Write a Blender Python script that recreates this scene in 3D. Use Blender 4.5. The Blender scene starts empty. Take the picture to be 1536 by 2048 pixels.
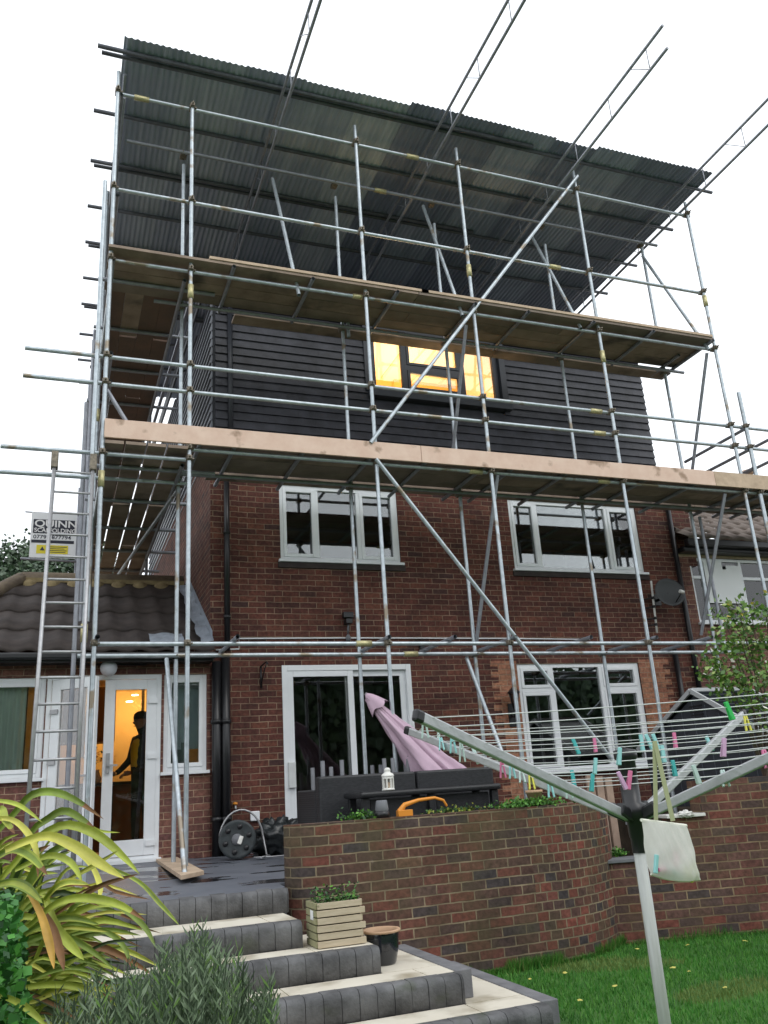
import bpy, bmesh, math, random
from mathutils import Vector, Matrix
R = math.radians
random.seed(7)
scn = bpy.context.scene
COL = scn.collection

# ------------------------------------------------------------------ camera
PITCH, YAW, ROLL, FPX = 0.3157542, 0.3772621, -0.0660125, 1701.945   # x right along the house wall, y away from the camera, camera at the origin
cy, sy = math.cos(YAW), math.sin(YAW)
FW = Vector((sy*math.cos(PITCH), cy*math.cos(PITCH), math.sin(PITCH)))
R0 = Vector((cy, -sy, 0)); U0 = R0.cross(FW)
RT = R0*math.cos(ROLL) + U0*math.sin(ROLL); UP = -R0*math.sin(ROLL) + U0*math.cos(ROLL)
cd = bpy.data.cameras.new('camera'); cam = bpy.data.objects.new('camera', cd); COL.objects.link(cam)
cam.matrix_world = Matrix(((RT.x, UP.x, -FW.x, 0), (RT.y, UP.y, -FW.y, 0), (RT.z, UP.z, -FW.z, 0), (0, 0, 0, 1)))
cd.sensor_fit = 'VERTICAL'; cd.sensor_height = 24; cd.lens = FPX/2048*24
cd.clip_start = 0.05; cd.clip_end = 3000
scn.camera = cam

# ------------------------------------------------------------------ overcast sky and soft sun
SUN_EL, SUN_AZ = R(48), R(200)
w = bpy.data.worlds.new('World'); scn.world = w; w.use_nodes = True
nt = w.node_tree; nt.nodes.clear()
wo = nt.nodes.new('ShaderNodeOutputWorld'); bg = nt.nodes.new('ShaderNodeBackground')
sky = nt.nodes.new('ShaderNodeTexSky'); sky.sky_type = 'NISHITA'; sky.sun_disc = False
sky.sun_elevation = SUN_EL; sky.sun_rotation = SUN_AZ
mx = nt.nodes.new('ShaderNodeMix'); mx.data_type = 'RGBA'
mx.inputs[0].default_value = 0.93; mx.inputs[7].default_value = (12.4, 12.9, 13.4, 1)    # cloud layer in the units of the sky texture
nt.links.new(sky.outputs[0], mx.inputs[6]); nt.links.new(mx.outputs[2], bg.inputs[0])
bg.inputs[1].default_value = 0.1
nt.links.new(bg.outputs[0], wo.inputs[0])
sd = bpy.data.lights.new('sun', 'SUN'); sd.energy = 0.5; sd.angle = R(25); sd.color = (1, .97, .92)
so = bpy.data.objects.new('sun', sd); COL.objects.link(so)
so.rotation_euler = Vector((-.35, .75, -.9)).to_track_quat('-Z', 'Y').to_euler()
vs = scn.view_settings; vs.view_transform = 'Standard'; vs.look = 'None'; vs.gamma = 1; vs.exposure = 0.32
scn.cycles.max_bounces = 6; scn.cycles.transparent_max_bounces = 12

# ------------------------------------------------------------------ placing helpers (photo pixel -> world point on a known plane)
def ray(px, py): return RT*((px-768)/FPX) + UP*((1024-py)/FPX) + FW
def wy(px, py, y): r = ray(px, py); return r*(y/r.y)
def wx(px, py, x): r = ray(px, py); return r*(x/r.x)
def wz(px, py, z): r = ray(px, py); return r*(z/r.z)

# ------------------------------------------------------------------ materials
def mat(name, col, rough=.6, metal=0, noise=0, nscale=8, bump=0, bscale=60, col2=None, spec=.5, coat=0, ior=1.5, stretch=None, alpha=None, trans=0):
    m = bpy.data.materials.new(name); m.use_nodes = True
    n = m.node_tree.nodes; l = m.node_tree.links; b = n['Principled BSDF']
    c = tuple(col)+(1,)
    b.inputs['Base Color'].default_value = c; b.inputs['Roughness'].default_value = rough; b.inputs['Metallic'].default_value = metal
    b.inputs['Specular IOR Level'].default_value = spec; b.inputs['Coat Weight'].default_value = coat; b.inputs['IOR'].default_value = ior
    if trans: b.inputs['Transmission Weight'].default_value = trans
    tc = n.new('ShaderNodeTexCoord'); mp = n.new('ShaderNodeMapping'); l.new(tc.outputs['Object'], mp.inputs[0])
    if stretch: mp.inputs['Scale'].default_value = stretch
    if noise or col2:
        t = n.new('ShaderNodeTexNoise'); t.inputs['Scale'].default_value = nscale; t.inputs['Detail'].default_value = 5; t.inputs['Roughness'].default_value = .6
        l.new(mp.outputs[0], t.inputs[0])
        rp = n.new('ShaderNodeValToRGB'); l.new(t.outputs[0], rp.inputs[0])
        rp.color_ramp.elements[0].position = .3; rp.color_ramp.elements[1].position = .7
        if col2 is None:
            rp.color_ramp.elements[0].color = tuple(x*(1-noise) for x in col)+(1,); rp.color_ramp.elements[1].color = tuple(min(1, x*(1+noise)) for x in col)+(1,)
        else:
            rp.color_ramp.elements[0].color = c; rp.color_ramp.elements[1].color = tuple(col2)+(1,)
        l.new(rp.outputs[0], b.inputs['Base Color'])
    if bump:
        t2 = n.new('ShaderNodeTexNoise'); t2.inputs['Scale'].default_value = bscale; t2.inputs['Detail'].default_value = 4
        l.new(mp.outputs[0], t2.inputs[0]); bp = n.new('ShaderNodeBump'); bp.inputs['Strength'].default_value = bump; bp.inputs['Distance'].default_value = .01
        l.new(t2.outputs[0], bp.inputs['Height']); l.new(bp.outputs[0], b.inputs['Normal'])
    return m

def brick_mat(name, cols, mortar, bw=.225, rh=.075, ms=.010, moss=None, mossamt=.0, rough=.85, stain=None):
    m = bpy.data.materials.new(name); m.use_nodes = True
    n = m.node_tree.nodes; l = m.node_tree.links; b = n['Principled BSDF']; b.inputs['Roughness'].default_value = rough
    b.inputs['Specular IOR Level'].default_value = .35
    uv = n.new('ShaderNodeUVMap'); uv.uv_map = 'uv'
    wn = n.new('ShaderNodeTexNoise'); wn.inputs['Scale'].default_value = 9; wn.inputs['Detail'].default_value = 3; l.new(uv.outputs[0], wn.inputs[0])
    sc = n.new('ShaderNodeVectorMath'); sc.operation = 'MULTIPLY_ADD'; l.new(wn.outputs['Color'], sc.inputs[0]); sc.inputs[1].default_value = (.014, .014, 0); l.new(uv.outputs[0], sc.inputs[2])
    br = n.new('ShaderNodeTexBrick'); br.inputs['Scale'].default_value = 1; br.inputs['Brick Width'].default_value = bw; br.inputs['Row Height'].default_value = rh
    br.inputs['Mortar Size'].default_value = ms/2; br.inputs['Mortar Smooth'].default_value = .25; br.inputs['Color1'].default_value = (0, 0, 0, 1); br.inputs['Color2'].default_value = (1, 1, 1, 1)
    br.inputs['Mortar'].default_value = (.5, .5, .5, 1)
    l.new(sc.outputs[0], br.inputs[0])
    rp = n.new('ShaderNodeValToRGB'); l.new(br.outputs['Color'], rp.inputs[0]); cr = rp.color_ramp
    while len(cr.elements) < len(cols): cr.elements.new(.5)
    for i, cc in enumerate(cols): cr.elements[i].position = (i+.0)/max(1, len(cols)-1); cr.elements[i].color = tuple(cc)+(1,)
    nz = n.new('ShaderNodeTexNoise'); nz.inputs['Scale'].default_value = 25; nz.inputs['Detail'].default_value = 6; l.new(uv.outputs[0], nz.inputs[0])
    mr = n.new('ShaderNodeMapRange'); mr.inputs[1].default_value = .3; mr.inputs[2].default_value = .7; mr.inputs[3].default_value = .65; mr.inputs[4].default_value = 1.35; l.new(nz.outputs[0], mr.inputs[0])
    mu = n.new('ShaderNodeMix'); mu.data_type = 'RGBA'; mu.blend_type = 'MULTIPLY'; mu.inputs[0].default_value = 1; l.new(rp.outputs[0], mu.inputs[6]); l.new(mr.outputs[0], mu.inputs[7])
    # mortar colour with its own dirt
    n3 = n.new('ShaderNodeTexNoise'); n3.inputs['Scale'].default_value = 3.5; n3.inputs['Detail'].default_value = 5; l.new(uv.outputs[0], n3.inputs[0])
    rm = n.new('ShaderNodeValToRGB'); l.new(n3.outputs[0], rm.inputs[0]); rm.color_ramp.elements[0].position = .35; rm.color_ramp.elements[1].position = .65
    rm.color_ramp.elements[0].color = tuple(x*.6 for x in mortar)+(1,); rm.color_ramp.elements[1].color = tuple(x*1.15 for x in mortar)+(1,)
    mm = n.new('ShaderNodeMix'); mm.data_type = 'RGBA'; l.new(br.outputs['Fac'], mm.inputs[0]); l.new(mu.outputs[2], mm.inputs[6]); l.new(rm.outputs[0], mm.inputs[7])
    out = mm.outputs[2]
    # salt bloom and soot in irregular patches
    n5 = n.new('ShaderNodeTexNoise'); n5.inputs['Scale'].default_value = 2.3; n5.inputs['Detail'].default_value = 9; n5.inputs['Roughness'].default_value = .7; l.new(uv.outputs[0], n5.inputs[0])
    r5 = n.new('ShaderNodeMapRange'); r5.inputs[1].default_value = .30; r5.inputs[2].default_value = .70; r5.inputs[3].default_value = .62; r5.inputs[4].default_value = 1.4; l.new(n5.outputs[0], r5.inputs[0])
    m5 = n.new('ShaderNodeMix'); m5.data_type = 'RGBA'; m5.blend_type = 'MULTIPLY'; m5.inputs[0].default_value = 1; l.new(out, m5.inputs[6]); l.new(r5.outputs[0], m5.inputs[7]); out = m5.outputs[2]
    if moss:
        n6 = n.new('ShaderNodeTexNoise'); n6.inputs['Scale'].default_value = 7; n6.inputs['Detail'].default_value = 4; l.new(uv.outputs[0], n6.inputs[0])
        r6 = n.new('ShaderNodeMapRange'); r6.inputs[1].default_value = .70; r6.inputs[2].default_value = .78; r6.inputs[4].default_value = .7; l.new(n6.outputs[0], r6.inputs[0])
        m6 = n.new('ShaderNodeMix'); m6.data_type = 'RGBA'; l.new(r6.outputs[0], m6.inputs[0]); l.new(out, m6.inputs[6]); m6.inputs[7].default_value = (.38, .34, .29, 1); out = m6.outputs[2]
    if moss:
        n4 = n.new('ShaderNodeTexNoise'); n4.inputs['Scale'].default_value = 1.6; n4.inputs['Detail'].default_value = 7; l.new(uv.outputs[0], n4.inputs[0])
        r4 = n.new('ShaderNodeMapRange'); r4.inputs[1].default_value = .48; r4.inputs[2].default_value = .68; r4.inputs[4].default_value = mossamt; l.new(n4.outputs[0], r4.inputs[0])
        m4 = n.new('ShaderNodeMix'); m4.data_type = 'RGBA'; l.new(r4.outputs[0], m4.inputs[0]); l.new(out, m4.inputs[6]); m4.inputs[7].default_value = tuple(moss)+(1,)
        out = m4.outputs[2]
    l.new(out, b.inputs['Base Color'])
    bp = n.new('ShaderNodeBump'); bp.inputs['Strength'].default_value = 1.0; bp.inputs['Distance'].default_value = .008; bp.invert = True
    ad = n.new('ShaderNodeMath'); ad.operation = 'MULTIPLY_ADD'; l.new(nz.outputs[0], ad.inputs[0]); ad.inputs[1].default_value = -.6; l.new(br.outputs['Fac'], ad.inputs[2])
    l.new(ad.outputs[0], bp.inputs['Height']); l.new(bp.outputs[0], b.inputs['Normal'])
    return m

def glass_mat(name, tint=(1, 1, 1), boost=2.2, rough=.0):
    m = bpy.data.materials.new(name); m.use_nodes = True
    n = m.node_tree.nodes; l = m.node_tree.links; n.clear()
    o = n.new('ShaderNodeOutputMaterial'); mi = n.new('ShaderNodeMixShader'); tr = n.new('ShaderNodeBsdfTransparent'); gl = n.new('ShaderNodeBsdfGlossy')
    tr.inputs[0].default_value = tuple(tint)+(1,); gl.inputs['Roughness'].default_value = rough
    fr = n.new('ShaderNodeFresnel'); fr.inputs[0].default_value = 1.5
    mu = n.new('ShaderNodeMath'); mu.operation = 'MULTIPLY'; mu.use_clamp = True; l.new(fr.outputs[0], mu.inputs[0]); mu.inputs[1].default_value = boost
    l.new(mu.outputs[0], mi.inputs[0]); l.new(tr.outputs[0], mi.inputs[1]); l.new(gl.outputs[0], mi.inputs[2]); l.new(mi.outputs[0], o.inputs[0])
    return m
def emit_mat(name, col, s):
    m = bpy.data.materials.new(name); m.use_nodes = True
    n = m.node_tree.nodes; l = m.node_tree.links; n.clear()
    o = n.new('ShaderNodeOutputMaterial'); e = n.new('ShaderNodeEmission'); e.inputs[0].default_value = tuple(col)+(1,); e.inputs[1].default_value = s
    l.new(e.outputs[0], o.inputs[0]); return m

M = {}
M['house_brick'] = brick_mat('house_brick', [(.068, .027, .022), (.098, .034, .026), (.125, .042, .030), (.080, .030, .024), (.145, .052, .034), (.056, .027, .025)], (.29, .205, .14))
M['orange_brick'] = brick_mat('orange_brick', [(.30, .13, .075), (.36, .17, .10), (.27, .11, .07), (.40, .20, .12)], (.36, .25, .17))
M['neighbour_brick'] = brick_mat('neighbour_brick', [(.13, .055, .045), (.17, .075, .055), (.11, .05, .045), (.20, .09, .065)], (.36, .25, .17))
GB = [(.056, .042, .038), (.13, .052, .036), (.072, .044, .036), (.155, .050, .036), (.098, .052, .037), (.048, .040, .042), (.12, .066, .042)]
M['garden_brick'] = brick_mat('garden_brick', GB, (.255, .20, .13), ms=.013, moss=(.085, .075, .035), mossamt=.55)
M['garden_brick_header'] = brick_mat('garden_brick_header', GB[:1]+[(.16, .055, .042)]+GB[2:4]+GB[3:]+[(.19, .055, .04)], (.255, .20, .13), bw=.1125, ms=.013, moss=(.085, .075, .035), mossamt=.4)
M['garden_brick_dark'] = brick_mat('garden_brick_dark', [(.05, .045, .045), (.13, .06, .045), (.075, .05, .045), (.17, .055, .04), (.09, .06, .05)], (.25, .18, .11), ms=.014, moss=(.12, .08, .04), mossamt=.45)
M['galv'] = mat('galvanised_tube', (.56, .61, .65), .36, .5, col2=(.38, .43, .46), nscale=14, stretch=(1, 1, 1))
def splash(m, c, lo, hi, sc):
    n = m.node_tree.nodes; l = m.node_tree.links; b = n['Principled BSDF']; old = b.inputs['Base Color'].links[0].from_socket
    g_ = n.new('ShaderNodeNewGeometry'); t = n.new('ShaderNodeTexNoise'); t.inputs['Scale'].default_value = sc; t.inputs['Detail'].default_value = 6; l.new(g_.outputs['Position'], t.inputs[0])
    rg = n.new('ShaderNodeMapRange'); rg.inputs[1].default_value = lo; rg.inputs[2].default_value = hi; l.new(t.outputs[0], rg.inputs[0])
    mi = n.new('ShaderNodeMix'); mi.data_type = 'RGBA'; l.new(rg.outputs[0], mi.inputs[0]); l.new(old, mi.inputs[6]); mi.inputs[7].default_value = tuple(c)+(1,); l.new(mi.outputs[2], b.inputs['Base Color'])
splash(M['galv'], (.30, .25, .19), .60, .66, 3.1)
M['galv_old'] = mat('old_tube', (.36, .37, .41), .5, .4, col2=(.24, .25, .28), nscale=10)
M['galv_dark'] = mat('shade_band_tube', (.15, .16, .18), .6, .3, col2=(.09, .095, .11), nscale=8)  # purlin grey darkened to paint in the shadow bands under the sheet laps
M['clamp'] = mat('coupler_steel', (.22, .19, .15), .6, .6, noise=.4, nscale=40)
M['clampy'] = mat('coupler_zinc', (.55, .50, .28), .5, .6, noise=.2, nscale=40)
M['alu'] = mat('aluminium', (.42, .42, .43), .45, .7, noise=.12, nscale=20)
M['upvc'] = mat('white_upvc', (.82, .84, .86), .3, noise=.03)
M['upvc_old'] = mat('aged_upvc', (.66, .68, .67), .4, noise=.08)
M['anth'] = mat('anthracite_frame', (.022, .025, .032), .45)
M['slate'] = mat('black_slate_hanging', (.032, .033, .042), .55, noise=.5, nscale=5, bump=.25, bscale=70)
M['slate_side'] = mat('side_slate_skylit', (.13, .14, .165), .4, noise=.35, nscale=5, bump=.25, bscale=70)  # paler copy of the slate: sky reflection put into the colour
M['glass'] = glass_mat('window_glass', (.86, .9, .9), 3.6)
M['glass_clear'] = glass_mat('door_glass', (.93, .93, .93), 1.9)
M['board'] = mat('scaffold_board', (.21, .155, .12), .85, col2=(.37, .285, .225), nscale=3.2, bump=.3, bscale=30)
M['board_grey'] = mat('scaffold_board_grey', (.28, .225, .185), .85, col2=(.18, .14, .115), nscale=2.6, bump=.3, bscale=30)
M['board_red'] = mat('scaffold_board_red', (.19, .115, .085), .85, col2=(.13, .095, .075), nscale=3.2, bump=.3, bscale=30)
M['toe'] = mat('fresh_plywood', (.66, .46, .36), .75, col2=(.76, .57, .46), nscale=5, bump=.1)
M['pale'] = mat('pale_board', (.60, .46, .33), .8, col2=(.42, .31, .22), nscale=8)
M['black_plastic'] = mat('black_plastic', (.012, .012, .014), .35)
M['dark_tile'] = mat('dark_concrete_tile', (.028, .021, .019), .85, col2=(.055, .042, .037), nscale=6, bump=.25, bscale=90)
M['ridge'] = mat('lichen_ridge', (.10, .075, .058), .9, col2=(.20, .155, .10), nscale=9, bump=.5, bscale=60)
M['mortar'] = mat('old_mortar', (.30, .235, .12), .95, col2=(.20, .15, .08), nscale=12, bump=.4)
M['lead'] = mat('lead_flashing', (.36, .40, .46), .45, .3, noise=.2, nscale=8, bump=.3, bscale=18)
M['brown_tile'] = mat('brown_pantile', (.13, .10, .085), .75, col2=(.20, .16, .135), nscale=6, bump=.2)
M['dark_room'] = mat('dim_room', (.12, .105, .09), .9)
M['grass'] = mat('lawn', (.030, .10, .014), .9, col2=(.055, .15, .02), nscale=3)
M['earth'] = mat('soil', (.06, .045, .03), .95, noise=.4)
M['cream_tile'] = mat('cream_porcelain', (.80, .75, .64), .45, col2=(.70, .64, .53), nscale=2.5)
M['riser'] = mat('charcoal_block', (.040, .040, .042), .8, col2=(.17, .17, .175), nscale=4.5, bump=.6, bscale=45)
splash(M['riser'], (.055, .065, .035), .58, .70, 2.3)
splash(M['cream_tile'], (.36, .31, .22), .50, .74, 3.3)
M['edging'] = mat('grey_block_edging', (.13, .13, .14), .8, col2=(.21, .21, .22), nscale=6, bump=.3)
M['rattan'] = mat('black_rattan', (.016, .017, .019), .42, bump=.8, bscale=160, stretch=(1, 1, 3))
M['pink'] = mat('pink_canvas', (.53, .38, .47), .85, noise=.07, nscale=6)
M['wood_planter'] = mat('planter_wood', (.46, .38, .26), .8, col2=(.58, .49, .36), nscale=7, bump=.3, stretch=(1, 1, 6))
M['glaze'] = mat('black_glaze', (.008, .010, .016), .18, coat=.5)
M['terracotta'] = mat('terracotta_rim', (.50, .32, .20), .7, noise=.15)
M['white_paint'] = mat('white_paint', (.75, .74, .70), .5, noise=.05)
M['concrete'] = mat('grey_coping', (.16, .165, .18), .7, noise=.2, nscale=6)
M['orange'] = mat('orange_plastic', (.75, .28, .03), .45)
M['shed'] = mat('shed_resin', (.040, .045, .056), .55, noise=.15, nscale=10)
M['shed_roof'] = mat('shed_roof_resin', (.035, .042, .052), .4)
M['white_trim'] = mat('grey_trim', (.48, .49, .50), .5)
M['bark'] = mat('bark', (.10, .075, .055), .9, noise=.3)

splash(M['toe'], (.36, .24, .17), .60, .70, 4.2)
splash(M['board'], (.10, .08, .065), .55, .68, 1.7)
# patio: wet slate slabs
def patio_mat():
    m = mat('wet_slate_patio', (.105, .115, .14), .5, col2=(.15, .162, .19), nscale=3, bump=.15, bscale=30)
    n = m.node_tree.nodes; l = m.node_tree.links; b = n['Principled BSDF']
    tc = n.new('ShaderNodeTexCoord'); t = n.new('ShaderNodeTexNoise'); t.inputs['Scale'].default_value = 1.8; t.inputs['Detail'].default_value = 5
    mp = n.new('ShaderNodeMapping'); mp.inputs['Scale'].default_value = (.8, 1.7, 1); l.new(tc.outputs['Object'], mp.inputs[0]); l.new(mp.outputs[0], t.inputs[0])
    rg = n.new('ShaderNodeMapRange'); rg.inputs[1].default_value = .54; rg.inputs[2].default_value = .565; l.new(t.outputs[0], rg.inputs[0])
    mr = n.new('ShaderNodeMapRange'); mr.inputs[3].default_value = .5; mr.inputs[4].default_value = .08; l.new(rg.outputs[0], mr.inputs[0]); l.new(mr.outputs[0], b.inputs['Roughness'])
    old = b.inputs['Base Color'].links[0].from_socket
    mi = n.new('ShaderNodeMix'); mi.data_type = 'RGBA'; l.new(rg.outputs[0], mi.inputs[0]); l.new(old, mi.inputs[6]); mi.inputs[7].default_value = (.022, .023, .027, 1); l.new(mi.outputs[2], b.inputs['Base Color'])
    return m
M['patio'] = patio_mat()
def metal_sheet(name, c, c2, rough=.5):
    m = mat(name, c, rough, .15, col2=c2, nscale=2.2, stretch=(6, .35, 1)); return m
M['sheets'] = [metal_sheet('galvanised_sheet_%s' % k, a, b) for k, a, b in (('mid', (.30, .35, .47), (.48, .53, .66)), ('dark', (.21, .24, .34), (.34, .38, .50)), ('pale', (.42, .48, .57), (.68, .73, .82)), ('green', (.34, .39, .49), (.53, .59, .70)), ('black', (.08, .09, .13), (.12, .135, .18)))]

# ------------------------------------------------------------------ mesh builder
class MB:
    def __init__(s): s.v = []; s.f = []; s.mi = []; s.uv = {}; s.cur = 0; s.sm = []; s.smooth = False
    def add(s, vs, fs, uvs=None):
        o = len(s.v); s.v += [tuple(x) for x in vs]
        for i, f in enumerate(fs):
            s.f.append(tuple(o+k for k in f)); s.mi.append(s.cur); s.sm.append(s.smooth)
            if uvs: s.uv[len(s.f)-1] = uvs[i]
        return s
    def box(s, a, b):
        x0, y0, z0 = [min(a[i], b[i]) for i in range(3)]; x1, y1, z1 = [max(a[i], b[i]) for i in range(3)]
        vs = [(x0, y0, z0), (x1, y0, z0), (x1, y1, z0), (x0, y1, z0), (x0, y0, z1), (x1, y0, z1), (x1, y1, z1), (x0, y1, z1)]
        fs = [(0, 3, 2, 1), (4, 5, 6, 7), (0, 1, 5, 4), (1, 2, 6, 5), (2, 3, 7, 6), (3, 0, 4, 7)]
        uvs = [[(vs[i][0], vs[i][1]) for i in fs[0]], [(vs[i][0], vs[i][1]) for i in fs[1]]] + [[((vs[i][0] if k in (2, 4) else vs[i][1]), vs[i][2]) for i in fs[k]] for k in (2, 3, 4, 5)]
        return s.add(vs, fs, uvs)
    def obox(s, c, ax, ay, az):     # centre and three half-axes
        c, ax, ay, az = map(Vector, (c, ax, ay, az))
        vs = [c+ax*i+ay*j+az*k for k in (-1, 1) for i, j in ((-1, -1), (1, -1), (1, 1), (-1, 1))]
        return s.add(vs, [(0, 3, 2, 1), (4, 5, 6, 7), (0, 1, 5, 4), (1, 2, 6, 5), (2, 3, 7, 6), (3, 0, 4, 7)])
    def bar(s, p, q, w, h, up=(0, 0, 1)):
        p, q = Vector(p), Vector(q); d = (q-p); L = d.length; d.normalize(); sd = d.cross(Vector(up))
        if sd.length < 1e-4: sd = Vector((1, 0, 0))
        sd.normalize(); u = sd.cross(d)
        return s.obox((p+q)/2, d*L/2, sd*w/2, u*h/2)
    def tube(s, pts, r, n=10, cap=True):
        pts = [Vector(p) for p in pts]; rs = r if isinstance(r, (list, tuple)) else [r]*len(pts)
        o = len(s.v); prev = None; sm = s.smooth; s.smooth = True
        vs = []
        for i, p in enumerate(pts):
            d = (pts[min(i+1, len(pts)-1)]-pts[max(i-1, 0)]).normalized()
            if prev is None:
                a = d.cross(Vector((0, 0, 1)) if abs(d.z) < .9 else Vector((1, 0, 0))).normalized()
            else:
                a = (prev - d*prev.dot(d)).normalized()
            prev = a; b = d.cross(a)
            for k in range(n):
                t = 2*math.pi*k/n; vs.append(p+(a*math.cos(t)+b*math.sin(t))*rs[i])
        fs = [(i*n+k, i*n+(k+1) % n, (i+1)*n+(k+1) % n, (i+1)*n+k) for i in range(len(pts)-1) for k in range(n)]
        s.add(vs, fs); s.smooth = False
        if cap:
            s.f.append(tuple(o+k for k in reversed(range(n)))); s.mi.append(s.cur); s.sm.append(False)
            s.f.append(tuple(o+(len(pts)-1)*n+k for k in range(n))); s.mi.append(s.cur); s.sm.append(False)
        s.smooth = sm; return s
    def lathe(s, c, prof, n=20, axis=(0, 0, 1)):
        c = Vector(c); q = Vector((0, 0, 1)).rotation_difference(Vector(axis).normalized()); sm = s.smooth; s.smooth = True
        vs = [c + q @ Vector((r*math.cos(2*math.pi*k/n), r*math.sin(2*math.pi*k/n), z)) for r, z in prof for k in range(n)]
        fs = [(i*n+k, i*n+(k+1) % n, (i+1)*n+(k+1) % n, (i+1)*n+k) for i in range(len(prof)-1) for k in range(n)]
        s.add(vs, fs); s.smooth = sm; return s
    def grid(s, P, nu, nv, uvf=None):     # P(i,j)
        vs = [P(i, j) for i in range(nu+1) for j in range(nv+1)]
        fs = []; uvs = []
        for i in range(nu):
            for j in range(nv):
                q = (i*(nv+1)+j, (i+1)*(nv+1)+j, (i+1)*(nv+1)+j+1, i*(nv+1)+j+1); fs.append(q)
                if uvf: uvs.append([uvf(a, b) for a, b in ((i, j), (i+1, j), (i+1, j+1), (i, j+1))])
        return s.add(vs, fs, uvs if uvf else None)
    def prism(s, poly, z0, z1):
        n = len(poly); vs = [(x, y, z0) for x, y in poly]+[(x, y, z1) for x, y in poly]
        fs = [tuple(reversed(range(n))), tuple(range(n, 2*n))]+[(i, (i+1) % n, n+(i+1) % n, n+i) for i in range(n)]
        return s.add(vs, fs)
    def build(s, name, m, parent=None, loc=None, bevel=0, solid=0):
        me = bpy.data.meshes.new(name)
        off = Vector(loc) if loc is not None else Vector((0, 0, 0))
        me.from_pydata([tuple(Vector(v)-off) for v in s.v], [], s.f)
        ms = m if isinstance(m, (list, tuple)) else [m]
        for x in ms: me.materials.append(x)
        for p, i, sm in zip(me.polygons, s.mi, s.sm): p.material_index = min(i, len(ms)-1); p.use_smooth = sm
        if s.uv:
            ul = me.uv_layers.new(name='uv')
            for fi, u in s.uv.items():
                for li, c in zip(me.polygons[fi].loop_indices, u): ul.data[li].uv = c
        me.update()
        o = bpy.data.objects.new(name, me); COL.objects.link(o)
        if parent: o.parent = parent
        if loc is not None:
            o.location = off if not parent else off
        if bevel:
            b = o.modifiers.new('bevel', 'BEVEL'); b.width = bevel; b.segments = 2; b.limit_method = 'ANGLE'
        if solid:
            b = o.modifiers.new('solid', 'SOLIDIFY'); b.thickness = solid; b.offset = 0
        return o
def tag(o, label=None, cat=None, group=None, kind=None):
    if label: o['label'] = label
    if cat: o['category'] = cat
    if group: o['group'] = group
    if kind: o['kind'] = kind
    return o
def empty(name, loc=(0, 0, 0), label=None, cat=None, group=None):
    o = bpy.data.objects.new(name, None); COL.objects.link(o); o.empty_display_size = .1
    # the Empty marks the thing; its parts keep world coordinates through their own offset
    o.location = loc; tag(o, label, cat, group); return o
def fix(root):      # parts were modelled in world coordinates: shift them under the Empty without moving them
    inv = Matrix.Translation(root.location).inverted()
    for c in root.children: c.matrix_parent_inverse = inv
def copytree(o, parent=None):
    c = o.copy(); COL.objects.link(c); c.parent = parent
    for ch in o.children:
        k = copytree(ch, c); k.matrix_parent_inverse = ch.matrix_parent_inverse.copy()
    return c

# ------------------------------------------------------------------ levels
DW = 10.55           # house wall plane
PZ = -.60            # patio level by the scaffold
ZP, ZA, ZB, ZC, ZD, ZL = -.66, -.828, -.996, -1.158, -1.326, -1.46
YO, YI = 8.85, 9.68  # outer and inner row of standards

# ------------------------------------------------------------------ ground
g = MB()
def gp(i, j):
    xs = [-400, -60, -20, -8, -4, -2, 0, 1, 2, 3, 4, 5, 6, 7, 8, 10, 14, 25, 60, 400]; ys = [-400, -60, -20, -8, -4, -2, 0, 1, 2, 3, 4, 5, 6, 7, 8, 10, 14, 25, 60, 400]
    x, y = xs[i], ys[j]; return (x, y, ZL + (.0 if y > 2 else -.0))
g.box((-9, -12.5, ZL-.2), (16, 7.6, ZL)); tag(g.build('lawn', M['grass']), kind='structure')
g2 = MB(); g2.grid(gp, 19, 19); g2.v = [(a, b_, c-.006) for a, b_, c in g2.v]; tag(g2.build('ground', mat('far_ground', (.12, .115, .10), .9, noise=.3, nscale=.4)), kind='structure')
# grass blades near the wall: one countless mass
rg = random.Random(3); gb = MB()
for _ in range(52000):
    y = rg.uniform(3.9, 7.5); x = rg.uniform(2.6, 7.6)
    if x < 3.12 and y < 7.0: continue
    if y > 6.98 and x < 4.2: continue
    h = rg.uniform(.02, .05); a = rg.uniform(0, 6.28); t = rg.uniform(-.02, .02); wd = .004
    dx, dy = math.cos(a)*wd, math.sin(a)*wd; gb.cur = (0 if rg.random() < .6 else 1) if math.sin(x*3.1+math.sin(y*4))+math.sin(y*5.3+x) < 1.1 else 2
    gb.add([(x-dx, y-dy, ZL), (x+dx, y+dy, ZL), (x+t, y+rg.uniform(-.02, .02), ZL+h)], [(0, 1, 2)])
for _ in range(5000):     # longer grass left along the foot of the walls
    u_ = rg.random()
    if u_ < .5: x = rg.uniform(3.1, 4.05); y = 6.93-abs(rg.gauss(0, .04))
    elif u_ < .75: a_ = R(rg.uniform(-90, -30)); x = 4.03+1.33*math.cos(a_); y = 8.25+1.33*math.sin(a_)
    else: q_ = rg.uniform(.1, 3); x = 4.93+q_*.961+.0; y = 7.28-q_*.276-abs(rg.gauss(0, .04))-.02
    h = rg.uniform(.04, .12)*(1 if math.sin(x*7) > -.3 else .5); a = rg.uniform(0, 6.28); gb.cur = rg.choice([0, 0, 1, 2])
    gb.add([(x-.004*math.cos(a), y-.004*math.sin(a), ZL), (x+.004*math.cos(a), y+.004*math.sin(a), ZL), (x+rg.uniform(-.04, .04), y+rg.uniform(-.05, .02), ZL+h)], [(0, 1, 2)])
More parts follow.
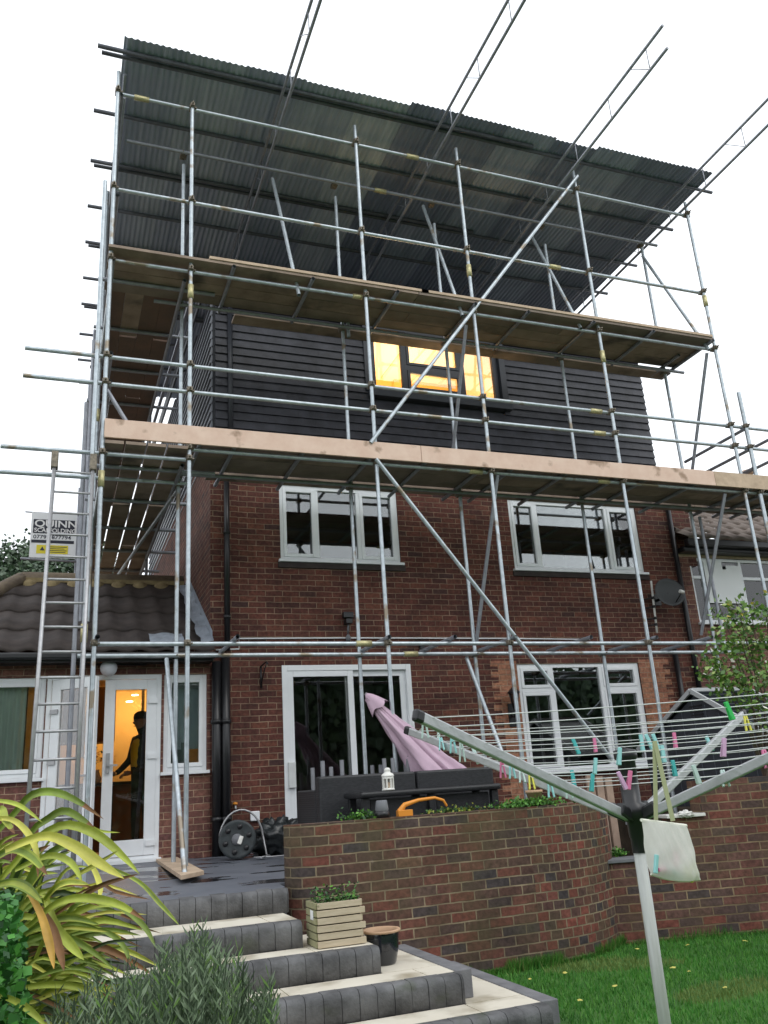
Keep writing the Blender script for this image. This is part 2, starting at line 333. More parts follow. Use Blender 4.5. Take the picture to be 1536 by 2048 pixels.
tag(gb.build('grass', [mat('blade', (.035, .17, .014), .7, noise=.3, nscale=3), mat('blade_light', (.08, .24, .025), .7), mat('blade_olive', (.13, .20, .04), .7)]), label='short green grass of the lawn below the brick wall', cat='grass', kind='stuff')
rl = random.Random(11)
lm = mat('fallen_leaf_yellow', (.55, .50, .12), .7)
for px, py, wh in ((1275, 1898, 'close below the brick wall corner'), (1130, 1945, 'in front of the curved wall foot'), (1345, 1935, 'just right of the airer pole'), (1378, 1943, 'second right of the airer pole'), (1230, 1972, 'left of the airer pole, alone'), (1450, 1975, 'furthest right in the lower grass'), (1490, 1882, 'near the right photo edge by the wall'), (1375, 1890, 'between pole and right edge under the wall'), (1060, 1958, 'beside the step edging'), (1160, 2000, 'nearest the camera left of the pole')):
    p = wz(px, py, ZL+.045); b = MB(); a = rl.uniform(0, 6.28); s_ = rl.uniform(.012, .022)
    ring = [Vector((math.cos(t)*s_*(1.4 if i % 2 == 0 else .9), math.sin(t)*s_, rl.uniform(-.004, .006))) for i, t in enumerate([q*math.pi/3 for q in range(6)])]
    rot = Matrix.Rotation(a, 3, 'Z'); b.add([p+Vector((0, 0, .008))]+[p+rot @ v for v in ring], [(0, i+1, (i+1) % 6+1) for i in range(6)])
    tag(b.build('fallen_leaf', lm), 'tiny pale yellow leaf on the lawn '+wh, 'leaf', 'yellow leaves fallen on the lawn')

# ------------------------------------------------------------------ patio and steps
pt = MB()
poly = [(-3, 6.95), (1.74, 6.95), (1.76, 7.25), (4.2, 7.3), (5.3, 8.2), (5.3, DW+.3), (-3, DW+.3)]
n = len(poly)
def pz(y): return -.585-.075*max(0, min(1, (DW-y)/(DW-6.95)))
vs = [(x, y, pz(y)) for x, y in poly]+[(x, y, ZL-.1) for x, y in poly]
pt.add(vs, [tuple(range(n))]+[(i, n+i, n+(i+1) % n, (i+1) % n) for i in range(n)])
tag(pt.build('patio', M['patio']), kind='structure')
# raised ground under the shed and behind the right-hand wall
rgm = MB(); rgm.prism([(5.9, 7.35), (9.5, 6.2), (14, 5.0), (14, DW+1.5), (7.0, DW+1.5), (7.0, 8.3)], ZL-.05, -.42)
tag(rgm.build('raised_ground', M['earth']), kind='structure')

steps = empty('garden_steps', (1.2, 5.2, ZL), 'cream paved garden steps with rounded charcoal block edges', 'steps')
def block_row(x0, x1, yb, ztop, zbot, depth=.125, wdt=.115, seed=1):
    b = MB(); r_ = random.Random(seed); x = x0; b.smooth = True
    while x < x1-.01:
        xe = min(x+wdt, x1); j = r_.uniform(-.004, .004); g_ = .002
        yf = yb-depth+j; rad = .045
        prof = [(yb, zbot), (yf, zbot), (yf, ztop-rad)]+[(yf+rad-rad*math.cos(t), ztop-rad+rad*math.sin(t)) for t in [i*math.pi/10 for i in range(1, 6)]]+[(yb, ztop+r_.uniform(-.002, .002))]
        m_ = len(prof)
        last = xe >= x1-.011 and False
        vs = [(xx, a, c) for xx in (x+g_, xe-g_) for a, c in prof]
        b.smooth = True
        b.add(vs, [(i, i+1, m_+i+1, m_+i) for i in range(m_-1)]); b.smooth = False
        b.add(vs, [tuple(range(m_))[::-1], tuple(range(m_, 2*m_))]); x = xe
    return b
def tread(x0, x1, y0, y1, z, tw=.9, off=0):
    b = MB(); x = x1-off
    b.box((x0, y0, z-.05), (x1, y1, z-.012)) 
    xs = [x1]; 
    while xs[-1] > x0: xs.append((x1-off-tw*(len(xs)-1)) if off and len(xs) == 1 else xs[-1]-tw)
    xs[-1] = x0
    for a, c in zip(xs[:-1], xs[1:]):
        if a-c > .02: b.box((c+.004, y0+.002, z-.03), (a-.004, y1-.002, z))
    return b
XL = -1.6
spec = [('P', 1.745, 6.95, ZP, ZA, None), ('A', 1.70, 6.472, ZA, ZB, 6.95-.125), ('B', 2.14, 6.12, ZB, ZC, 6.472-.125), ('C', 2.56, 5.73, ZC, ZD, 6.12-.125), ('D', 2.97, 5.355, ZD, ZL-.05, 5.73-.125)]
for i, (k, xr, yb, zt, zb, yback) in enumerate(spec):
    yb2 = yb if k != 'P' else 6.95+.07
    block_row(XL, xr, yb2, zt, zb, depth=.125 if k != 'P' else .13, seed=i).build('block_nosing', M['riser'], steps)
    if yback: tread(XL, xr if k in 'AB' else xr-.0, yb+.002, yback-.002 if k != 'A' else 6.895, zt+.0, .92, .42 if k in 'BD' else .2).build('tread', M['cream_tile'], steps)
    if k in 'BCD':   # the tread runs on beside the step above, to the foot of the wall
        up = spec[i-1]; x0 = up[1]+.004; x1 = xr-(.0 if k == 'B' else 0)
        if k != 'B':
            tread(x0, x1-.0, up[2]-.12, 6.9, zt, .92).build('tread', M['cream_tile'], steps)
            e = MB(); y = yb
            while y < 6.9: e.box((xr+.003, y+.003, zb), (xr+.12, min(y+.2, 6.93)-.003, zt+.004)); y += .2
            e.build('side_edging', M['edging'], steps, bevel=.006)
        else:
            tread(x0, xr, up[2]-.12, 6.9, zt, .92).build('tread', M['cream_tile'], steps)
# solid core under the treads
core = MB()
for (k, xr, yb, zt, zb, yback) in spec[1:]:
    core.box((XL, yb-.05, ZL-.05), (xr-.01, 6.93 if k != 'A' else 6.9, zt-.04))
core.build('core', M['edging'], steps)
fix(steps)

# ------------------------------------------------------------------ garden walls
def curved_wall(path, thick, z0, ztf, name, m, copz=None, u0=0, step=.075, label=None, sq=.5):
    # path: list of (x,y); inner side is to the left of the direction of travel
    pts = [Vector((x, y, 0)) for x, y in path]; L = [0]
    for a, b in zip(pts[:-1], pts[1:]): L.append(L[-1]+(b-a).length)
    nrm = []
    for i in range(len(pts)):
        d = (pts[min(i+1, len(pts)-1)]-pts[max(i-1, 0)]).normalized(); nrm.append(Vector((-d.y, d.x, 0)))
    b = MB(); N = len(pts)-1; smo = True; b.smooth = True
    def zt(i): return ztf(L[i]) if callable(ztf) else ztf
    b.grid(lambda i, j: pts[i]+Vector((0, 0, z0+(zt(i)-z0)*j)), N, 1, lambda i, j: (u0+L[i], (z0+(zt(i)-z0)*j)))
    b.grid(lambda i, j: pts[N-i]+nrm[N-i]*thick+Vector((0, 0, z0+(zt(N-i)-z0)*j)), N, 1, lambda i, j: (u0+L[N-i], (z0+(zt(N-i)-z0)*j)))
    b.smooth = False
    b.grid(lambda i, j: pts[i]+nrm[i]*thick*j+Vector((0, 0, zt(i))), N, 1, lambda i, j: (u0+L[i], j*thick+.0))
    for e in (0, N):
        q = [pts[e], pts[e]+nrm[e]*thick]; 
        if e == N: pass
        else: q = q[::-1]
        b.add([(p.x, p.y, z) for z in (z0, zt(e)) for p in q], [(0, 1, 3, 2)], [[(0, z0), (thick, z0), (thick, zt(e)), (0, zt(e))]])
    return b
path = []
for k in range(9):     # rounded left end
    t = R(180+ (90)*k/8); path.append((2.03+.24*math.cos(t), 7.19+.24*math.sin(t)))
x = 2.2
while x < 4.0: path.append((x, 6.95)); x += .19
rc, xc, yc = 1.3, 4.03, 8.25
path2 = [path[-1]]
for k in range(1, 19): t = R(-90+85*k/18); path2.append((xc+rc*math.cos(t), yc+rc*math.sin(t)))
cwall = empty('curved_garden_wall', (2, 7, ZL), 'curved brown brick retaining wall with rounded end beside the steps', 'brick wall')
curved_wall(path, .225, ZL-.05, -.215, 'w', None).build('straight_section', M['garden_brick'], cwall)
curved_wall(path2, .225, ZL-.05, lambda L: -.215-.12*max(0, min(1, (L-.95)/.5)), 'w', None).build('curved_section', M['garden_brick_header'], cwall)
fix(cwall)
d16 = Vector((math.cos(R(16)), -math.sin(R(16)), 0)); b0 = Vector((4.93, 7.28, 0))
def rw(a, c, z0, z1, th=.24, u=0):
    p, q = b0+d16*a, b0+d16*c; return curved_wall([(p.x, p.y), (q.x, q.y)], th, z0, z1, '', None, u0=u+a)
wr = empty('garden_wall', b0+Vector((0, 0, ZL)), 'straight red brown brick wall with low slate coped end, right of the curved wall', 'brick wall')
rw(-.2, .62, ZL-.05, -.775).build('low_section', M['garden_brick_dark'], wr)
pp = b0+d16*.21; MB().obox(pp+Vector((.03, .12, -.76)), d16*.42, Vector((-d16.y, d16.x, 0))*.15, (0, 0, .015)).build('coping', M['concrete'], wr, bevel=.004)
rw(.62, .95, ZL-.05, -.42, .2).build('pier', M['garden_brick_dark'], wr)
pl = b0+d16*.80; MB().obox(pl+Vector((0, .1, -.405)), d16*.19, Vector((-d16.y, d16.x, 0))*.13, (0, 0, .014)).build('ledge', M['white_paint'], wr, bevel=.003)
rw(.95, 7.0, ZL-.05, -.1, .26).build('tall_section', M['garden_brick_dark'], wr)
fix(wr)

# ------------------------------------------------------------------ house
def wall_holes(x0, x1, z0, z1, y, holes, th=.12):
    xs = sorted({x0, x1, *[h[0] for h in holes], *[h[1] for h in holes]}); zs = sorted({z0, z1, *[h[2] for h in holes], *[h[3] for h in holes]})
    b = MB()
    for i in range(len(xs)-1):
        for j in range(len(zs)-1):
            cx, cz = (xs[i]+xs[i+1])/2, (zs[j]+zs[j+1])/2
            if any(h[0] < cx < h[1] and h[2] < cz < h[3] for h in holes): continue
            q = [(xs[i], zs[j]), (xs[i+1], zs[j]), (xs[i+1], zs[j+1]), (xs[i], zs[j+1])]
            b.add([(a, y, c) for a, c in q], [(0, 1, 2, 3)], [q])
    for h in holes:
        a, c, e, f = h
        for q in ([(a, e), (a, f)], [(c, f), (c, e)], [(a, f), (c, f)], [(c, e), (a, e)]):
            (p1, r1), (p2, r2) = q
            b.add([(p1, y, r1), (p2, y, r2), (p2, y+th, r2), (p1, y+th, r1)], [(0, 1, 2, 3)], [[(p1+r1, 0), (p2+r2, 0), (p2+r2, th), (p1+r1, th)]])
    return b
SL = (2.655, 4.41, -.60, 1.58); W1 = (2.68, 4.385, 2.965, 4.02); W2 = (6.17, 8.46, 2.945, 4.02); GW = (6.02, 8.07, .10, 1.565)
HX0, HX1 = 1.76, 9.12
house = empty('brick_house', (5, DW, -.6), 'dark red brick house with black slate hung loft storey inside the scaffold', 'house')
wall_holes(HX0, HX1, ZL-.05, 4.62, DW, [SL, W1, W2, GW]).build('back_wall', M['house_brick'], house)
sw = MB()
sw.add([(HX0, DW, ZL), (HX0, 19, ZL), (HX0, 19, 4.62), (HX0, DW, 4.62)], [(0, 3, 2, 1)], [[(DW, ZL), (DW, 4.62), (19, 4.62), (19, ZL)]])
sw.build('side_wall', M['house_brick'], house)
sw = MB(); sw.add([(HX1, DW, ZL), (HX1, 19, ZL), (HX1, 19, 4.62), (HX1, DW, 4.62)], [(0, 1, 2, 3)], [[(DW, ZL), (19, ZL), (19, 4.62), (DW, 4.62)]]); sw.build('side_wall', M['house_brick'], house)
# paler repair brickwork either side of the ground-floor window
rr = random.Random(5)
for (xa, xb, zlo) in ((5.62, GW[0]-.002, -.3), (GW[1]+.002, 8.62, -.3)):
    z = 1.61; ob = MB()
    k = 0
    while z > zlo:
        j = .1125 if k % 2 else 0
        if xa < 6: ob.box((xa+j-.02*rr.random(), DW-.003, z-.075), (xb, DW+.02, z))
        else: ob.box((xa, DW-.003, z-.075), (xb-j, DW+.02, z))
        z -= .075; k += 1
    ob.build('repair_brickwork', M['orange_brick'], house)
# corner pilaster strip
MB().box((1.96, DW-.012, ZL), (2.10, DW+.05, 4.62)).build('corner_strip', M['house_brick'], house)
# slate-hung loft
def slates(x0, x1, z0, z1, y, holes, seed, axis='x', m=None, name='slate_hanging', gauge=.124, wd=.165, par=None, lim=None):
    b = MB(); rn = random.Random(seed); z = z0; k = 0
    while z < z1:
        x = x0-(wd/2 if k % 2 else 0)
        while x < x1:
            a, c = max(x, x0), min(x+wd, x1); cz = z+gauge/2; top = z1 if lim is None else lim((a+c)/2)
            zt = min(z+gauge+.02, top)
            if c-a > .01 and zt > z+.01:
                ok = True
                for h in holes:
                    if a < h[1] and c > h[0] and z < h[3]-.01 and zt > h[2]+.01:
                        if a < h[0]: c = min(c, h[0])
                        elif c > h[1]: a = max(a, h[1])
                        else: ok = False
                if ok and c-a > .005:
                    j = rn.uniform(0, .0015); g_ = .0005; f, t = .038+j, .012
                    q = [(a+g_, -f, z), (c-g_, -f, z), (c-g_, 0, z), (a+g_, 0, z), (a+g_, -t, zt), (c-g_, -t, zt), (c-g_, 0, zt), (a+g_, 0, zt)]
                    q = [(p, y+o, e) for p, o, e in q] if axis == 'x' else [(y+o, p, e) for p, o, e in q]
                    fs = [(0, 1, 2, 3), (0, 4, 5, 1), (1, 5, 6, 2), (3, 7, 4, 0), (4, 7, 6, 5)]
                    if axis == 'x': fs = [tuple(reversed(f_)) for f_ in fs]
                    b.add(q, fs)
            x += wd
        z += gauge; k += 1
    return b.build(name, m or M['slate'], par)
LW = (4.10, 6.26, 5.58, 6.72)
slates(HX0+.06, 8.99, 4.52, 7.05, DW-.02, [(LW[0]-.02, LW[1]+.02, LW[2]-.14, 8)], 4, par=house)
wall_holes(HX0+.04, 8.97, 4.62, 7.06, DW, [LW]).build('loft_wall', M['anth'], house)
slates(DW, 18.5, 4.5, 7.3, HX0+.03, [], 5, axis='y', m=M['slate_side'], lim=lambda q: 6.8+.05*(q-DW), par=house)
MB().add([(HX0+.06, DW, 4.4), (HX0+.06, 18.5, 4.4), (HX0+.06, 18.5, 7.3), (HX0+.06, DW, 6.9)], [(0, 3, 2, 1)]).build('loft_side', M['anth'], house)
vg = MB(); vg.bar((HX0-.10, DW-.1, 6.9), (HX0-.10, 18.6, 7.3), .03, .2); vg.build('verge_board', M['anth'], house)
vg = MB(); vg.bar((HX0-.2, DW-.15, 6.98), (HX0-.2, 18.6, 7.38), .05, .05); vg.build('verge_rail', M['galv_old'], house)
rf = MB(); rf.box((HX0+.1, DW+.1, 7.0), (8.9, 18.6, 7.08)); rf.build('flat_roof', M['anth'], house)
MB().tube([(2.02, DW-.07, 4.5), (2.02, DW-.07, 6.6)], .035).build('loft_downpipe', M['anth'], house)

def window(parent, h, y, mull, mat_, fw=.06, rails=(), depth=.06, glassm='glass', sill=True, sashes=None, sillm=None, proud=0.0):
    x0, x1, z0, z1 = h; yf = y+.02-proud
    fr = MB()
    fr.box((x0, yf, z0), (x0+fw, yf+depth, z1)); fr.box((x1-fw, yf, z0), (x1, yf+depth, z1))
    fr.box((x0+fw, yf, z1-fw), (x1-fw, yf+depth, z1)); fr.box((x0+fw, yf, z0), (x1-fw, yf+depth, z0+fw))
    for mlt in mull: fr.box((mlt-fw/2, yf-.001, z0+fw), (mlt+fw/2, yf+depth, z1-fw))
    for (a, c, z) in rails: fr.box((a, yf-.002, z-fw/2), (c, yf+depth, z+fw/2))
    wf = fr.build('window', mat_, parent, bevel=.004)
    MB().box((x0+fw-.01, yf+.03, z0+fw-.01), (x1-fw+.01, yf+.036, z1-fw+.01)).build('pane', M[glassm], wf)
    for (a, c, e, f) in (sashes or []):
        sa = MB(); s_ = .045
        sa.box((a, yf-.012, e), (a+s_, yf+.028, f)); sa.box((c-s_, yf-.012, e), (c, yf+.028, f)); sa.box((a+s_, yf-.012, e), (c-s_, yf+.028, e+s_)); sa.box((a+s_, yf-.012, f-s_), (c-s_, yf+.028, f))
        sa.build('sash', mat_, wf, bevel=.004)
    if sill: MB().box((x0-.03, y-.06, z0-.035), (x1+.03, y+.06, z0)).build('sill', sillm or mat_, wf, bevel=.004)
    return wf
window(house, W1, DW, [3.20, 3.80], M['upvc'], .05, sashes=[(2.73, 3.175, 3.015, 3.97), (3.825, 4.335, 3.015, 3.97)])
window(house, W2, DW, [6.64, 7.90], M['upvc'], .05, sashes=[(6.22, 6.615, 2.995, 3.97), (7.925, 8.41, 2.995, 3.97)])
window(house, GW, DW, [6.58, 7.40], M['upvc'], .055, rails=[(6.075, 6.58, 1.20), (7.40, 8.015, 1.20)], sashes=[(6.075, 6.552, .155, 1.17), (6.075, 6.552, 1.228, 1.51), (7.428, 8.015, .155, 1.17), (7.428, 8.015, 1.228, 1.51)])
window(house, LW, DW, [4.66, 5.62], M['anth'], .09, rails=[(4.66, 5.62, 6.03)], sashes=[(4.705, 5.575, 5.67, 5.985), (4.705, 5.575, 6.075, 6.63)], glassm='glass_clear', sill=False, proud=.03)
MB().box((LW[0]-.06, DW-.14, LW[2]-.13), (LW[1]+.12, DW+.01, LW[2]-.035)).build('loft_sill', M['shed'], house, bevel=.006)
MB().box((LW[0]-.10, DW-.075, LW[2]-.03), (LW[0], DW+.02, 7.05)).build('loft_window_surround', M['anth'], house)
MB().box((LW[1], DW-.075, LW[2]-.03), (LW[1]+.10, DW+.02, 7.05)).build('loft_window_surround', M['anth'], house)
# brick sills under the upper windows
for hh in (W1, W2): MB().box((hh[0]-.04, DW-.03, hh[2]-.11), (hh[1]+.05, DW+.02, hh[2]-.037)).build('brick_sill', M['dark_tile'], house)
# sliding patio door
sdoor = MB(); x0, x1, z0, z1 = SL
sdoor.box((x0, DW-.01, z0), (x0+.07, DW+.09, z1)); sdoor.box((x1-.07, DW-.01, z0), (x1, DW+.09, z1)); sdoor.box((x0+.07, DW-.01, z1-.07), (x1-.07, DW+.09, z1)); sdoor.box((x0+.07, DW-.01, z0), (x1-.07, DW+.09, z0+.06))
sdo = sdoor.build('patio_door', M['upvc'], house, bevel=.004)
for (a, c, yy) in ((x0+.07, 3.60, .0), (3.50, x1-.07, .045)):
    s_ = MB(); t = .075; s_.box((a, DW+yy, z0+.06), (a+t, DW+yy+.035, z1-.07)); s_.box((c-t, DW+yy, z0+.06), (c, DW+yy+.035, z1-.07)); s_.box((a+t, DW+yy, z1-.07-t), (c-t, DW+yy+.035, z1-.07)); s_.box((a+t, DW+yy, z0+.06), (c-t, DW+yy+.035, z0+.06+t))
    s_.build('door_sash', M['upvc'], sdo, bevel=.004)
    MB().box((a+t-.005, DW+yy+.014, z0+.13), (c-t+.005, DW+yy+.02, z1-.14)).build('pane', M['glass_clear'], sdo)
MB().box((2.70, DW-.055, .10), (2.79, DW-.0, .40)).build('handle', M['upvc_old'], sdo, bevel=.008)
# downpipes on the left corner
for xx, r_, za, zb in ((1.955, .036, 1.75, 4.5), (1.93, .055, -.62, 1.72), (1.82, .055, -.62, 1.62)):
    p_ = MB().tube([(xx, DW-.09, za), (xx, DW-.09, zb)], r_, 14)
    z = za+.4
    while z < zb: p_.tube([(xx, DW-.09, z), (xx, DW-.09, z+.05)], r_*1.22, 14); z += 1.1
    p_.build('downpipe', M['black_plastic'], house)
for xx, za, zb in ((9.06, -.3, 4.4), (8.72, -.3, 1.75)):
    MB().tube([(xx, DW-.06, za), (xx, DW-.06, zb)], .04, 12).build('downpipe', M['black_plastic'], house)
# kitchen extension on the left
FD = (-.09, 1.185, -.56, 1.49); NW = (1.215, 1.72, .36, 1.485); LWN = (-.95, -.10, .37, 1.47)
EX0 = -3.2
wall_holes(EX0, HX0-.002, ZL-.05, 1.80, DW-.004, [FD, NW, LWN]).build('extension_wall', M['neighbour_brick'], house)
window(house, NW, DW, [], M['upvc'], .05, sashes=[(1.26, 1.675, .41, 1.435)])
window(house, LWN, DW, [], M['upvc'], .055, sashes=[(-.895, -.155, .425, 1.415)])
# french doors: frame, the right leaf shut, the left leaf standing open inwards
fd = MB(); x0, x1, z0, z1 = FD
fd.box((x0, DW, z0), (x0+.055, DW+.08, z1)); fd.box((x1-.055, DW, z0), (x1, DW+.08, z1)); fd.box((x0+.055, DW, z1-.055), (x1-.055, DW+.08, z1)); fd.box((x0+.055, DW, z0), (x1-.055, DW+.08, z0+.04))
fd.box((x0-.02, DW-.09, z0-.03), (x1+.02, DW+.02, z0+.012))
fdo = fd.build('door_frame', M['upvc'], house, bevel=.004)
def leaf(origin, ang, wd, z0, z1, name='french_door'):
    q = Matrix.Rotation(ang, 3, 'Z'); o = Vector(origin)
    def bx(b, a, c):
        x0, y0, z0_ = a; x1, y1, z1_ = c
        cen = o+q @ Vector(((x0+x1)/2, (y0+y1)/2, 0)); cen.z = (z0_+z1_)/2
        b.obox(cen, q @ Vector(((x1-x0)/2, 0, 0)), q @ Vector((0, (y1-y0)/2, 0)), (0, 0, (z1_-z0_)/2))
    b = MB(); t = .115; th = .055
    bx(b, (0, 0, z0), (t, th, z1)); bx(b, (wd-t, 0, z0), (wd, th, z1)); bx(b, (t, 0, z1-t), (wd-t, th, z1)); bx(b, (t, 0, z0), (wd-t, th, z0+.17))
    d = b.build(name, M['upvc'], fdo, bevel=.004)
    p = MB(); bx(p, (t-.005, .02, z0+.165), (wd-t+.005, .026, z1-t+.005)); p.build('pane', M['glass_clear'], d)
    return d, bx
zz0, zz1 = FD[2]+.045, FD[3]-.06
d1, bx = leaf((.545, DW-.012, 0), 0, .585, zz0, zz1)
hb = MB(); bx(hb, (.035, -.03, .38), (.075, 0, .60)); bx(hb, (.045, -.055, .455), (.16, -.035, .475)); hb.build('handle', M['alu'], fdo)
for z in (1.15, .52, -.42): hb = MB(); bx(hb, (.49, -.02, z), (.6, 0, z+.06)); hb.build('hinge', M['upvc'], fdo)
d2, bx = leaf((-.035, DW-.02, 0), R(-38), .585, zz0, zz1)
hb = MB()
for z in (1.05, .5): bx(hb, (-.0, -.02, z), (.1, 0, z+.05))
bx(hb, (.44, -.05, .35), (.57, -.03, .37)); hb.build('handle', M['alu'], fdo)
# globe lamp over the door (off)
# extension roof: big profile tiles rising to the ridge
PIT = 30.0; tp = math.tan(R(PIT)); YE, ZE = DW-.28, 1.70
YR = 12.68; ZR = ZE+(YR-YE)*tp
def ext_roof():
    b = MB(); b.smooth = False
    course = [(0, .62), (.62, 1.24), (1.24, 1.86), (1.86, 2.48)]
    sl = Vector((0, math.cos(R(PIT)), math.sin(R(PIT)))); nn = Vector((0, -math.sin(R(PIT)), math.cos(R(PIT))))
    o = Vector((0, YE, ZE)); Ls = (YR-YE)/math.cos(R(PIT)); pitch = .30
    nc = 4; cl = Ls/nc
    for k in range(nc):
        xa, xb = -2.2, HX0+.0
        n = int((xb-xa)/pitch*12)
        def P(i, j, k=k):
            x = xa+(xb-xa)*i/n; ph = (x/pitch) % 1
            hgt = .027*(.5+.5*math.cos(2*math.pi*ph))**1.5
            s = k*cl+(cl+.05)*(j/3) if j < 3 else k*cl+cl+.05
            lift = .045*(1-j/3)+.0
            if j == 0: return Vector((x, 0, 0))+o+sl*(k*cl)+nn*(hgt+.012)
            return Vector((x, 0, 0))+o+sl*(k*cl+(cl+.04)*(j-1)/2)+nn*(hgt+.045-.028*(j-1)/2)
        b.smooth = True
        b.grid(P, n, 3)
    # clip to the hip on the left
    hx = lambda s: -1.72+(s/Ls)*1.2
    v2 = []
    for v in b.v:
        v = Vector(v); s = (v-o).dot(sl); lim = hx(max(0, s))
        if v.x < lim: v.x = lim
        v2.append(tuple(v))
    b.v = v2
    return b, o, sl, nn, Ls, hx
b, o_, sl, nn, Ls, hx = ext_roof(); roof = b.build('extension_roof', M['dark_tile'], house)
hp = MB(); hp.smooth = True
a = o_+Vector((hx(0), 0, .05)); c = o_+sl*Ls+Vector((hx(Ls), 0, .05))
hp.tube([a+(c-a)*t/8 for t in range(9)], .11, 10); hp.tube([c, c+Vector((HX0-.05-c.x, 0, 0))], .115, 12)
hp.build('ridge_tiles', M['ridge'], roof)
mo = MB(); rm_ = random.Random(2)
x = c.x+.1
while x < HX0-.1:
    ph = x; mo.lathe(o_+sl*(Ls-.12)+Vector((x, 0, .0))+nn*.02, [(.0, .07), (.09, .05), (.115, 0)], 10, axis=nn); x += .30
x = c.x
mo.bar(o_+sl*(Ls-.06)+Vector((c.x-.02, 0, 0))+nn*.06, o_+sl*(Ls-.06)+Vector((HX0-.05, 0, 0))+nn*.06, .08, .06)
mo.build('mortar_bedding', M['mortar'], roof)
ld = MB(); ld.smooth = False
def LP(i, j): return o_+sl*(.1+(Ls-.35)*i/14)+Vector((HX0-.15+.15*j/3+.02*math.sin(i*1.9), 0, 0))+nn*(.085+.03*(j/3)**2+.008*math.sin(i*2.3+j))
ld.grid(LP, 14, 3); ld.grid(lambda i, j: Vector((HX0-.005, 0, 0))+o_+sl*(.1+(Ls-.35)*i/14)+Vector((0, 0, .1+.13*j)), 14, 1); ld.build('lead_flashing', M['lead'], roof)
lp = MB(); lp.grid(lambda i, j: o_+sl*(.0+.42*i/5)+Vector((1.02+.40*j/5, 0, 0))+nn*(.095+.012*math.sin(i*2+j*1.7)), 5, 5); lp.build('lead_patch', M['lead'], roof)
gt = MB(); gt.box((-1.9, YE-.09, ZE-.075), (HX0+.02, YE+.0, ZE+.0)); gt.box((-1.9, YE+.001, ZE-.10), (HX0+.0, YE+.04, ZE-.0)); gt.build('gutter', M['black_plastic'], house, bevel=.02)
MB().box((-1.9, YE+.04, ZE-.09), (HX0, DW, ZE-.07)).build('soffit', M['black_plastic'], house)
MB().tube([(-2.2, DW-.03, 1.60), (0, DW-.02, 1.615), (1.0, DW-.02, 1.6)], .008, 6).build('wall_cable', M['black_plastic'], house)
# rooms behind the glass
def room(name, x0, x1, y0, y1, z0, z1, m):
    b = MB(); b.add([(x0, y0, z0), (x1, y0, z0), (x1, y1, z0), (x0, y1, z0), (x0, y0, z1), (x1, y0, z1), (x1, y1, z1), (x0, y1, z1)],
                    [(0, 1, 2, 3), (7, 6, 5, 4), (1, 5, 6, 2), (2, 6, 7, 3), (3, 7, 4, 0)]); return b.build(name, m, house)
M['kitchen'] = mat('warm_kitchen_wall', (.62, .50, .30), .9, noise=.05)
room('upstairs_room', 2.2, 4.9, DW+.13, 13.5, 2.75, 4.4, M['dark_room']); room('upstairs_room', 5.6, 9.0, DW+.13, 13.5, 2.75, 4.4, M['dark_room'])
room('lounge', 2.2, 4.95, DW+.13, 13.5, -.58, 1.9, M['dark_room']); room('dining_room', 5.0, 9.0, DW+.13, 13.5, -.58, 1.9, M['dark_room'])
room('kitchen', -3, HX0-.1, DW+.13, 14.0, -.565, 1.72, M['kitchen'])
lm1 = mat('loft_plasterboard', (.88, .76, .56), .9, noise=.05, nscale=2); lm2 = mat('orange_board', (.86, .52, .16), .8, noise=.06, nscale=3)
lr = MB(); lr.box((3.7, DW+.14, 4.7), (3.74, 12.7, 6.99)); lr.box((6.62, DW+.14, 4.7), (6.66, 12.7, 6.99)); lr.box((3.74, DW+.14, 6.95), (6.62, 12.7, 6.99)); lr.box((3.7, DW+.14, 4.66), (6.66, 12.7, 4.7)); lr.build('loft_room', lm1, house)
MB().box((3.7, 12.7, 4.66), (6.66, 12.76, 6.99)).box((5.35, 12.6, 4.7), (6.62, 12.699, 6.949)).build('loft_back_wall', lm2, house)
cb = MB()
for x in (4.5, 5.1, 5.7, 6.2): cb.box((x, DW+.15, 6.925), (x+.05, 12.6, 6.949))
cb.build('ceiling_batten', mat('batten', (.80, .62, .38), .9), house)
ll = bpy.data.lights.new('loft_lamp', 'AREA'); ll.energy = 72; ll.color = (1, .72, .38); ll.size = 1.0
lo = bpy.data.objects.new('loft_lamp', ll); COL.objects.link(lo); lo.location = (5.1, 11.7, 5.4); lo.rotation_euler = (R(180), 0, 0); lo.parent = house
kl = bpy.data.lights.new('kitchen_lamp', 'POINT'); kl.energy = 30; kl.color = (1, .55, .16); kl.shadow_soft_size = .08
ko = bpy.data.objects.new('kitchen_lamp', kl); COL.objects.link(ko); ko.location = (1.15, 13.3, 1.45); ko.parent = house
# kitchen fittings
ku = MB(); ku.box((-.2, 13.3, -.56), (1.66, 13.95, .32)); ku.build('kitchen_units', mat('dark_units', (.10, .045, .025), .5), house)
MB().box((-.25, 13.25, .32), (1.66, 13.97, .36)).build('worktop', M['black_plastic'], house)
MB().box((-.2, 12.95, .9), (.82, 13.4, 1.66)).build('wall_cupboard', mat('brown_cupboard', (.16, .085, .04), .6), house)
for px_, py_, y in ((270, 1391, 13.6), (259, 1404, 13.3)): dl = MB(); dl.lathe(wy(px_, py_, y), [(0, 0), (.05, 0), (.05, .012), (0, .012)], 12); dl.build('downlight', bpy.data.materials.get('downlight_glow') or emit_mat('downlight_glow', (1, .8, .45), 9), house)
